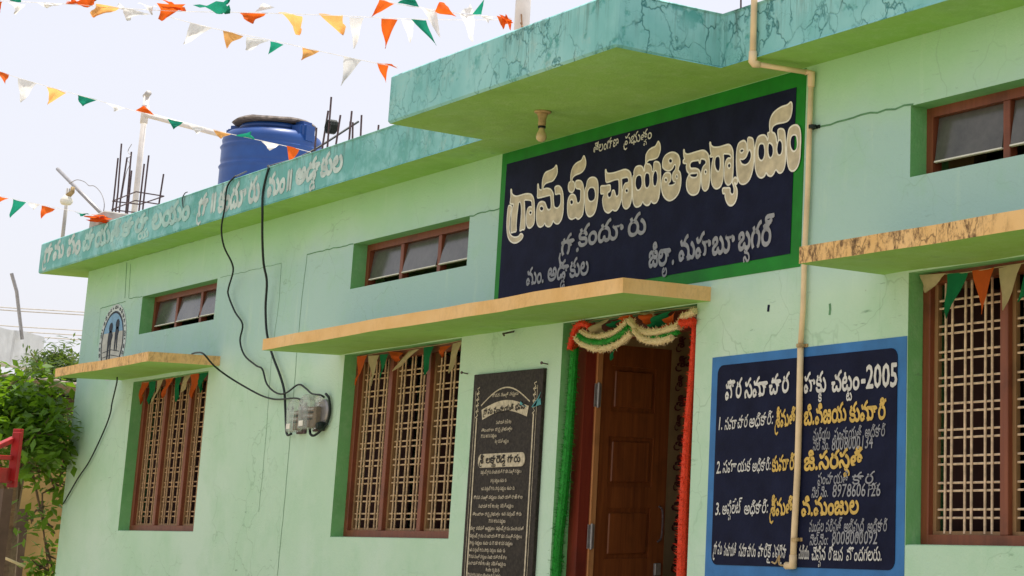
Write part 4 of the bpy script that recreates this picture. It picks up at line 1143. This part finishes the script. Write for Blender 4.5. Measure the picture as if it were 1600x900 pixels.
def rods(c0, label, spots, zt_, ties, lean=0):
    g = thing('exposed_column_rods', c0, label, 'steel rods')
    for i, (dx, dy) in enumerate(spots):
        p = c0 + Vector((dx, dy, 0)); rr_ = random.Random(i)
        obj('rod', tube(NB(), [p, p + Vector((rr_.uniform(-.01, .01), 0, zt_[i] * .5)), p + Vector((rr_.uniform(-.02, .02) + lean, rr_.uniform(-.02, .02), zt_[i]))], .0075, 6), M_rust, g)
    for z in ties:
        xs_ = [s[0] for s in spots]; ys_ = [s[1] for s in spots]
        q = [Vector((min(xs_) - .02, min(ys_), z)), Vector((max(xs_) + .02, min(ys_), z + .01)), Vector((max(xs_) + .02, max(ys_), z)), Vector((min(xs_) - .02, max(ys_), z)), Vector((min(xs_) - .02, min(ys_), z))]
        obj('tie', tube(NB(), [c0 + p for p in q], .006, 5), M_rust, g)
    return g


def roofpt(px, Y): p = W(px, 300, Y); p.z = FT; return p


q = roofpt(506, .15)
rg = rods(q, 'dark steel column rods sticking out of the roof right of the blue tank', [(-.23, 0), (-.13, .02), (-.08, .22), (.0, 0), (.02, .24), (.14, 0), (.24, .05), (.30, .24), (-.2, .25)], [.40, .52, .45, .60, .50, .44, .46, .38, .48], [.14, .20])
c = NB()
for k in range(5): tube(c, [q + Vector((-.02 + .055 * math.cos(t / 10 * 6.28), .0 + .012 * k, .38 + .05 * math.sin(t / 10 * 6.28))) for t in range(11)], .006, 5)
obj('wire_coil', c, M_black, rg)
q = roofpt(193, .12)
rods(q, 'thin steel column rods standing on the roof behind the white pipe', [(-.25, 0), (-.21, .05), (-.16, 0), (-.02, .06), (.06, .02), (.22, .24), (.27, .06), (.31, .08)], [.78, .79, .90, .64, .80, .60, .66, .74], [.30, .38])
# white pipe tee
a = roofpt(213, .55); zt_ = W(222, 150, .55).z; zb_ = W(219, 182, .55).z
wp = thing('vent_pipe', a, 'white plastic pipe rising from the roof with a branch running to the tank', 'pipe')
obj('riser', tube(NB(), [a, Vector((a.x, .55, zt_))], .026, 12), M_whitep, wp, True)
te = AT(352, 203, 15.6); st_ = Vector((a.x, .55, zb_))
te = Vector((tc.x - .40, tc.y, FT + .93))
obj('branch', tube(NB(), [st_, te], .026, 12), M_whitep, wp, True)
obj('tee', tube(NB(), [st_ + Vector((0, 0, -.09)), st_ + Vector((0, 0, .09))], .034, 12), M_whitep, wp, True)
obj('cap', tube(NB(), [Vector((a.x - .03, .55, zt_ - .02)), Vector((a.x + .05, .55, zt_ + .0))], .028, 10), M_greyp, wp, True)
# lamp on a slim pole with slanting rod
a = roofpt(106, .1)
lp = thing('roof_lamp', a, 'white bulb on a slim grey pole at the far left roof corner', 'lamp')
zt_ = W(113, 292, .1).z
obj('pole', tube(NB(), [a, Vector((a.x, .1, zt_))], .017, 8), M_greyp, lp, True)
b0 = W(113, 300, .08)
obj('holder', tube(NB(), [b0 + Vector((0, 0, .05)), b0, b0 + Vector((-.02, -.03, -.04))], [.018, .022, .028], 10), M_holder, lp, True)
obj('bulb', lathe(NB(), b0 + Vector((-.025, -.035, -.13)), [(.005, 0), (.04, .005), (.055, .025), (.055, .05), (.035, .08), (.02, .10)], 16), M_cream, lp, True)
s0, s1 = W(161, 336, .15), W(90, 264, .12)
rd_ = obj('slanting_rod', tube(NB(), [s0 + (s0 - s1) * .02, s1], .017, 8), M_steel, None, True, origin=s0)
tag(rd_, 'grey metal rod leaning out over the far left roof corner', 'rod')
o = obj('thin_wire', tube(NB(), smooth_path([W(x, y, .1) for x, y in ((108, 287), (120, 281), (132, 284), (139, 290), (148, 291), (158, 302), (163, 318), (161, 335))], 4), .004, 5), M_steel, None, origin=s0)
tag(o, 'curling thin wire trailing from the roof lamp to the bricks', 'wire')
o = obj('thin_wire', tube(NB(), smooth_path([W(x, y, .2) for x, y in ((206, 225), (200, 236), (204, 244), (197, 249), (203, 256), (198, 268), (195, 280), (190, 310))], 3), .003, 5), M_steel, None, origin=W(206, 225, .2))
tag(o, 'kinked thin wire hanging beside the white pipe on the roof', 'wire')
# bricks and cloth at the corner
bk = thing('concrete_block', W(152, 350, -.15), 'rough concrete block on the far left roof edge under orange cloth', 'block')
p = W(139, 352, -.27); p2 = W(172, 340, -.27)
c = bx((p.x, -.27, FT), (p.x + .36, -.05, FT + .11), .01)
for v_ in c.verts: v_.co += Vector((0, 0, .01 * noise.noise(v_.co * 9)))
obj('block', c, M_conc, bk)
cl = thing('orange_cloth', W(160, 340, -.27), 'crumpled orange cloth knotted over the block at the far left roof edge', 'cloth')
for k, (A, B, C) in enumerate([((142, 338), (168, 338), (150, 347)), ((143, 339), (170, 341), (166, 349)), ((150, 336), (172, 337), (160, 345))]):
    pennant('fold', W(*A, -.29), W(*B, -.29), W(*C, -.29), FLAG['O'], cl, .2, k)
# post near the porch front
a = WZ(816, 45, FT); pr = AT(816, 30, 9.9)
a = Vector((pr.x, pr.y, FT))
ps = thing('roof_post', a, 'pale round post wrapped with rope rising above the porch roof', 'post')
obj('post', tube(NB(), [a, a + Vector((0, 0, .75))], .042, 16), M_whitep, ps, True)
c = NB()
for k, z in enumerate((.015, .035, .05, .065, .085, .10, .125)):
    tube(c, [a + Vector((math.cos(t / 12 * 6.28) * .048, math.sin(t / 12 * 6.28) * .048, z + .02 * math.sin(t / 12 * 6.28 + k))) for t in range(13)], .006, 5)
obj('rope', c, M_rope, ps)
for k in range(3):
    obj('rope_end', tube(NB(), smooth_path([a + Vector((.04, -.03, .30 - .05 * k)), a + Vector((.062 + .01 * k, -.03, .20)), a + Vector((.07 + .014 * k, -.02, .03))], 4), .0045, 5), M_rope, ps)
c = tube(NB(), [a + Vector((0, 0, .17)), a + Vector((0, 0, .175))], .0425, 16)
obj('band', tube(NB(), [a + Vector((0, 0, .165)), a + Vector((0, 0, .185))], .044, 16), M_rust, ps)
p = W(1158, 14, -.2)
o = obj('thin_rod', tube(NB(), [Vector((p.x, -.2, FT)), Vector((p.x - .01, -.2, FT + .2))], .005, 6), M_rust, None, origin=p)
tag(o, 'short thin dark rod on the roof edge left of the conduit', 'rod')
p = W(352, 300, EY)
for (px, py, pz) in ((292, 300, 312),):
    o = obj('wire_hook', tube(NB(), smooth_path([W(293, 300, -.28), W(289, 302, -.30), W(285, 310, -.30), (W(286, 324, -.30))], 3), .004, 5), M_black, None, origin=W(290, 302, -.28))
    tag(o, 'small dark wire hook hanging over the left roof edge', 'wire')

# ------------------------------------------------------------------ the far left: neighbours, trees, wires
HB = Vector((-26.0, 9.0, 0))
p1 = AT(70, 527, 30); p2 = AT(66, 579, 30)
wh = thing('white_house', (p1.x - 4, p1.y - 2, 0), 'whitewashed flat roofed house with deep concrete parapet at the far left', 'house')
a = AT(70, 527, 30); b = AT(-90, 512, 26.5)
up = p1.z - p2.z
din = Vector((-(a - b).y, (a - b).x, 0)).normalized()
if din.dot(ray(40, 550)) < 0: din = -din


def wallslab(name, a_, b_, z0, z1, th, mat, parent, seg=14, rough_=.0):
    """upright slab from a_ to b_ (plan), thickness th away from the camera"""
    bm_ = NB(); d_ = Vector((b_.x - a_.x, b_.y - a_.y, 0)); nn = Vector((-d_.y, d_.x, 0)).normalized()
    if nn.dot(Vector((a_.x, a_.y, 0)) - Vector((CAM.x, CAM.y, 0))) < 0: nn = -nn
    cols = []
    for i in range(seg + 1):
        q_ = Vector((a_.x, a_.y, 0)) + d_ * i / seg
        jz = rough_ * noise.noise(q_ * 1.7); jb = rough_ * noise.noise(q_ * 2.1 + Vector((9, 0, 0)))
        cols.append([bm_.verts.new((q_.x, q_.y, z0 + jb)), bm_.verts.new((q_.x, q_.y, z1 + jz)), bm_.verts.new((q_.x + nn.x * th, q_.y + nn.y * th, z1 + jz)), bm_.verts.new((q_.x + nn.x * th, q_.y + nn.y * th, z0 + jb))])
    for c_, e_ in zip(cols, cols[1:]):
        for k in range(4): bm_.faces.new([c_[k], c_[(k + 1) % 4], e_[(k + 1) % 4], e_[k]])
    bm_.faces.new(cols[0][::-1]); bm_.faces.new(cols[-1])
    return obj(name, bm_, mat, parent)


wallslab('parapet', a, b, p2.z, p1.z, .3, M_whitew, wh, 20, .03)
a2 = a + (b - a) * .22; 
wallslab('wall', a2 + din * .5, b + din * .5, 0, p2.z, .25, M_whitew, wh)
wallslab('roof_slab', a + din * .31, b + din * .31, p2.z + .05, p2.z + .2, 5, M_conc, wh)
wallslab('rear_wall', a2 + din * 5, b + din * 5, 0, p2.z, .25, M_whitew, wh)
q = a.lerp(b, .20) + din * .15
t1, t2, t3 = AT(18, 427, 29), AT(26, 455, 29), AT(36, 521, 29)
o = obj('bent_rod', tube(NB(), [t3 + Vector((0, 0, -.1)), t2, t1], .028, 6), M_steel, None, origin=t3)
tag(o, 'bent grey rod sticking up from the white house roof', 'rod')
for i, (y0_, y1_) in enumerate(((463, 466), (467, 471), (491, 496), (499, 503), (505, 511))):
    A_, B_ = AT(-300, y0_ - 8, 40), AT(700, y1_ + 22, 46)
    pts = [A_.lerp(B_, k / 10) + Vector((0, 0, -.3 * math.sin(math.pi * k / 10))) for k in range(11)]
    o = obj('power_line', tube(NB(), pts, .014, 5), M_greyp, None, origin=A_)
    tag(o, ['topmost thin power line behind the building', 'second thin power line, just under the topmost', 'third power line, top of the lower bunch of three', 'fourth power line, middle of the lower bunch of three', 'lowest thin power line, just above the white house'][i], 'power line', 'power lines behind the building')
# ochre outbuilding
oh = thing('ochre_outbuilding', AT(60, 760, 19) * Vector((1, 1, 0)) if False else Vector((AT(60, 760, 19).x, AT(60, 760, 19).y, 0)), 'low ochre plastered outbuilding with tiled eave and brown recess behind the tree', 'building')
A_, B_ = AT(-60, 760, 17.5), AT(260, 760, 20.5)
zt_ = AT(95, 622, 19).z
wallslab('wall', A_, B_, 0, zt_, .25, M_tanw, oh)
A3, B3 = AT(-20, 760, 17.75), AT(50, 760, 18.4)
z3 = AT(30, 795, 18).z
f_ = (Vector((CAM.x, CAM.y, 0)) - Vector((A_.x, A_.y, 0))).normalized()
wallslab('stained_panel', A3 + f_ * .12, B3 + f_ * .12, 0, z3, .05, M_brownd, oh)
zE = AT(95, 612, 18.5).z
wallslab('eave_board', A_ + f_ * .4, B_ + f_ * .4, zt_ - .25, zE - .06, .6, M_brownd, oh)
dAB = (B_ - A_); dAB.z = 0; nt = 26
tl_m = simple('old_clay_tile', (.30, .24, .20), .9, .35, 8, .4)
tb = bx((-.11, -.35, -.02), (.11, .35, .025), .015)
tile0 = None
for k in range(nt):
    q = Vector((A_.x, A_.y, 0)) + dAB * (k + .5) / nt + f_ * .35
    if tile0 is None:
        ORG['tmp'] = Vector((0, 0, 0)); tile0 = obj('roof_tile', tb, tl_m); tile0.parent = oh; t_ = tile0
    else:
        t_ = tile0.copy(); sc.collection.objects.link(t_)
    t_.location = q + Vector((0, 0, zE + random.uniform(-.015, .015))) - ORG[oh.name]
    t_.rotation_euler = (R(-12), 0, math.atan2(dAB.y, dAB.x) + R(random.uniform(-3, 3)))


# trees
def leafmat(name, a, b):
    M = Mat(name, a, .5, .35)
    oi = M.n('ShaderNodeObjectInfo')
    c = M.mix(M.ramp(M.noise(7, 3), [(.3, 0), (.7, 1)]), a, b)
    M.color(c)
    tr = M.n('ShaderNodeBsdfTranslucent'); tr.inputs[0].default_value = (b[0] * 2.2, b[1] * 2.0, b[2] * .8, 1)
    mx = M.n('ShaderNodeMixShader'); mx.inputs[0].default_value = .35
    M.L(M.b.outputs[0], mx.inputs[1]); M.L(tr.outputs[0], mx.inputs[2]); M.L(mx.outputs[0], M.t.nodes['Material Output'].inputs[0])
    return M.m


LM1 = leafmat('bright_green_leaf', (.045, .11, .012), (.11, .22, .02))
LM2 = leafmat('dull_green_leaf', (.03, .07, .02), (.07, .12, .035))
M_bark = simple('grey_brown_bark', (.16, .11, .07), .9, .3, 20, .6)


def leaf(bm_, p, s, rnd, droop=.3, asp=.55):
    d = Vector((rnd.gauss(0, 1), rnd.gauss(0, 1), rnd.gauss(0, .5) - droop)).normalized()
    n_ = Vector((rnd.gauss(0, .5), rnd.gauss(0, .5), 1)).normalized()
    sd_ = d.cross(n_).normalized() * s * asp * .5
    mid_ = p + d * s * .45 - n_ * s * .06
    v = [bm_.verts.new(p), bm_.verts.new(mid_ + sd_ + n_ * s * .05), bm_.verts.new(p + d * s - n_ * s * .12), bm_.verts.new(mid_ - sd_ + n_ * s * .05), bm_.verts.new(mid_)]
    bm_.faces.new([v[0], v[1], v[4]]); bm_.faces.new([v[1], v[2], v[4]]); bm_.faces.new([v[2], v[3], v[4]]); bm_.faces.new([v[3], v[0], v[4]])


def tree(base, clusters, per, ls, lm, label, seed, asp=.55):
    rnd = random.Random(seed)
    t = thing('leafy_tree', base, label, 'tree', 'trees left of the office')
    bm_ = NB(); cen = sum((c for c, r_ in clusters), Vector()) / len(clusters)
    fork = Vector((base.x, base.y, min(2.2, cen.z * .7)))
    tube(bm_, [base, base.lerp(fork, .5) + Vector((.05, 0, 0)), fork], [.11, .09, .075], 8)
    done = []
    for c, r_ in sorted(clusters, key=lambda q: -q[1]):
        near = min(done, key=lambda q: (q - c).length) if len(done) > 3 else fork
        done.append(c)
        m_ = near.lerp(c, .5) + Vector((rnd.uniform(-.05, .05), rnd.uniform(-.05, .05), .05))
        tube(bm_, [near, m_, c], [.045, .03, .008] if near is fork else [.012, .009, .004], 6)
        for k in range(4):
            tube(bm_, [m_.lerp(c, .4 + .15 * k), c + Vector((rnd.gauss(0, 1), rnd.gauss(0, 1), rnd.gauss(0, 1))) * r_ * .6], [.012, .004], 4)
    obj('trunk', bm_, M_bark, t)
    bm_ = NB()
    for c, r_ in clusters:
        sprigs = [c + Vector((rnd.gauss(0, 1), rnd.gauss(0, 1), rnd.gauss(0, .85))).normalized() * r_ * rnd.random() ** .4 for k in range(max(2, int(per / 14 * (r_ / .22) ** 2)))]
        for s_ in sprigs:
            for k in range(14):
                leaf(bm_, s_ + Vector((rnd.gauss(0, 1), rnd.gauss(0, 1), rnd.gauss(0, 1))) * ls * .8, ls * rnd.uniform(.6, 1.25), rnd, asp=asp)
    obj('crown', bm_, lm, t)
    return t


cl1 = []
rn = random.Random(11)
for (x, y, d, r_) in [(8, 622, 15.5, .22), (35, 618, 15.8, .2), (20, 650, 15.2, .28), (55, 645, 15.6, .24), (80, 655, 15.8, .18), (70, 680, 15.3, .22), (100, 672, 16, .10), (40, 690, 15, .24), (8, 660, 15.3, .24), (62, 715, 15.4, .20), (92, 715, 15.8, .12), (50, 735, 15.5, .10), (88, 760, 15.6, .09), (66, 800, 15.5, .07), (45, 812, 15.3, .05), (84, 832, 15.7, .05), (76, 893, 15.6, .10), (75, 625, 15.9, .15), (60, 605, 16.1, .10), (-30, 650, 15.3, .3), (62, 890, 15.5, .08), (98, 740, 15.8, .07), (100, 700, 15.8, .1), (88, 640, 15.9, .1)]:
    cl1.append((AT(x, y, d), r_))
bs = AT(-40, 1300, 15.6); bs.z = 0
tree(bs, cl1, 230, .11, LM1, 'bright green broad leaved tree nearest to the office wall corner', 1)
cl2 = [(AT(x, y, d), r_) for x, y, d, r_ in [(90, 572, 23, .30), (105, 590, 23, .35), (75, 590, 22.5, .3), (60, 600, 22, .24), (100, 560, 23.5, .16), (88, 556, 23.2, .14), (45, 602, 22, .16), (118, 590, 24, .3), (70, 570, 23, .2), (120, 575, 24, .14), (80, 605, 22.5, .35), (110, 603, 22.5, .3)]]
bs = AT(90, 1100, 23); bs.z = 0
tree(bs, cl2, 260, .11, LM2, 'darker feathery tree rising behind the tiled outbuilding', 2, .28)

# red steel frame at the left margin
ra = thing('red_steel_rack', Vector((AT(12, 700, 12).x, AT(12, 700, 12).y, 0)), 'red painted steel rack with slanting top rail at the left margin', 'rack')
A_, B_ = AT(26, 716, 12), AT(-70, 716, 11.2)
zr_ = lambda y: AT(20, y, 12).z
dd = Vector((B_.x - A_.x, B_.y - A_.y, 0)); L_ = dd.length; dd.normalize(); nn = Vector((-dd.y, dd.x, 0))


def rbar(name, u0, z0_, u1, z1_, wz, wy, off=0):
    p, q = Vector((A_.x, A_.y, 0)) + dd * u0 + nn * off, Vector((A_.x, A_.y, 0)) + dd * u1 + nn * off
    p.z, q.z = z0_, z1_; bm_ = NB()
    t = (q - p).normalized(); u = Vector((0, 0, 1)) if abs(t.z) < .9 else dd
    u = (u - t * u.dot(t)).normalized(); s_ = t.cross(u)
    vs = []
    for e_ in (p, q):
        for a_, b_ in ((-1, -1), (1, -1), (1, 1), (-1, 1)): vs.append(bm_.verts.new(e_ + u * a_ * wz / 2 + s_ * b_ * wy / 2))
    for f in [(0, 3, 2, 1), (4, 5, 6, 7), (0, 1, 5, 4), (1, 2, 6, 5), (2, 3, 7, 6), (3, 0, 4, 7)]: bm_.faces.new([vs[i] for i in f])
    bev(bm_, .003); return obj(name, bm_, M_red, ra)


rbar('post', .02, zr_(762), .02, zr_(670), .05, .05); rbar('post', .075, zr_(752), .075, zr_(676), .03, .05, .02)
rbar('top_rail', 0.05, zr_(686), .42, zr_(710), .035, .04, -.01); rbar('middle_rail', .05, zr_(716), .6, zr_(717), .03, .04)
obj('leg', bx((A_.x + dd.x * .10 - .06, A_.y + dd.y * .10 - .03, 0), (A_.x + dd.x * .10 + .06, A_.y + dd.y * .10 + .03, zr_(764))), M_brownd, ra); rbar('bottom_panel', .05, zr_(744), .6, zr_(742), .10, .03)
pc = obj('pale_pole', tube(NB(), [AT(-40, 860, 14.2), AT(10, 873, 14.3), AT(38, 885, 14.4)], .011, 8), M_pvc, None, True, origin=AT(38, 885, 14.4))
tag(pc, 'thin pale pole slanting low in the left corner before the brown panel', 'pole')
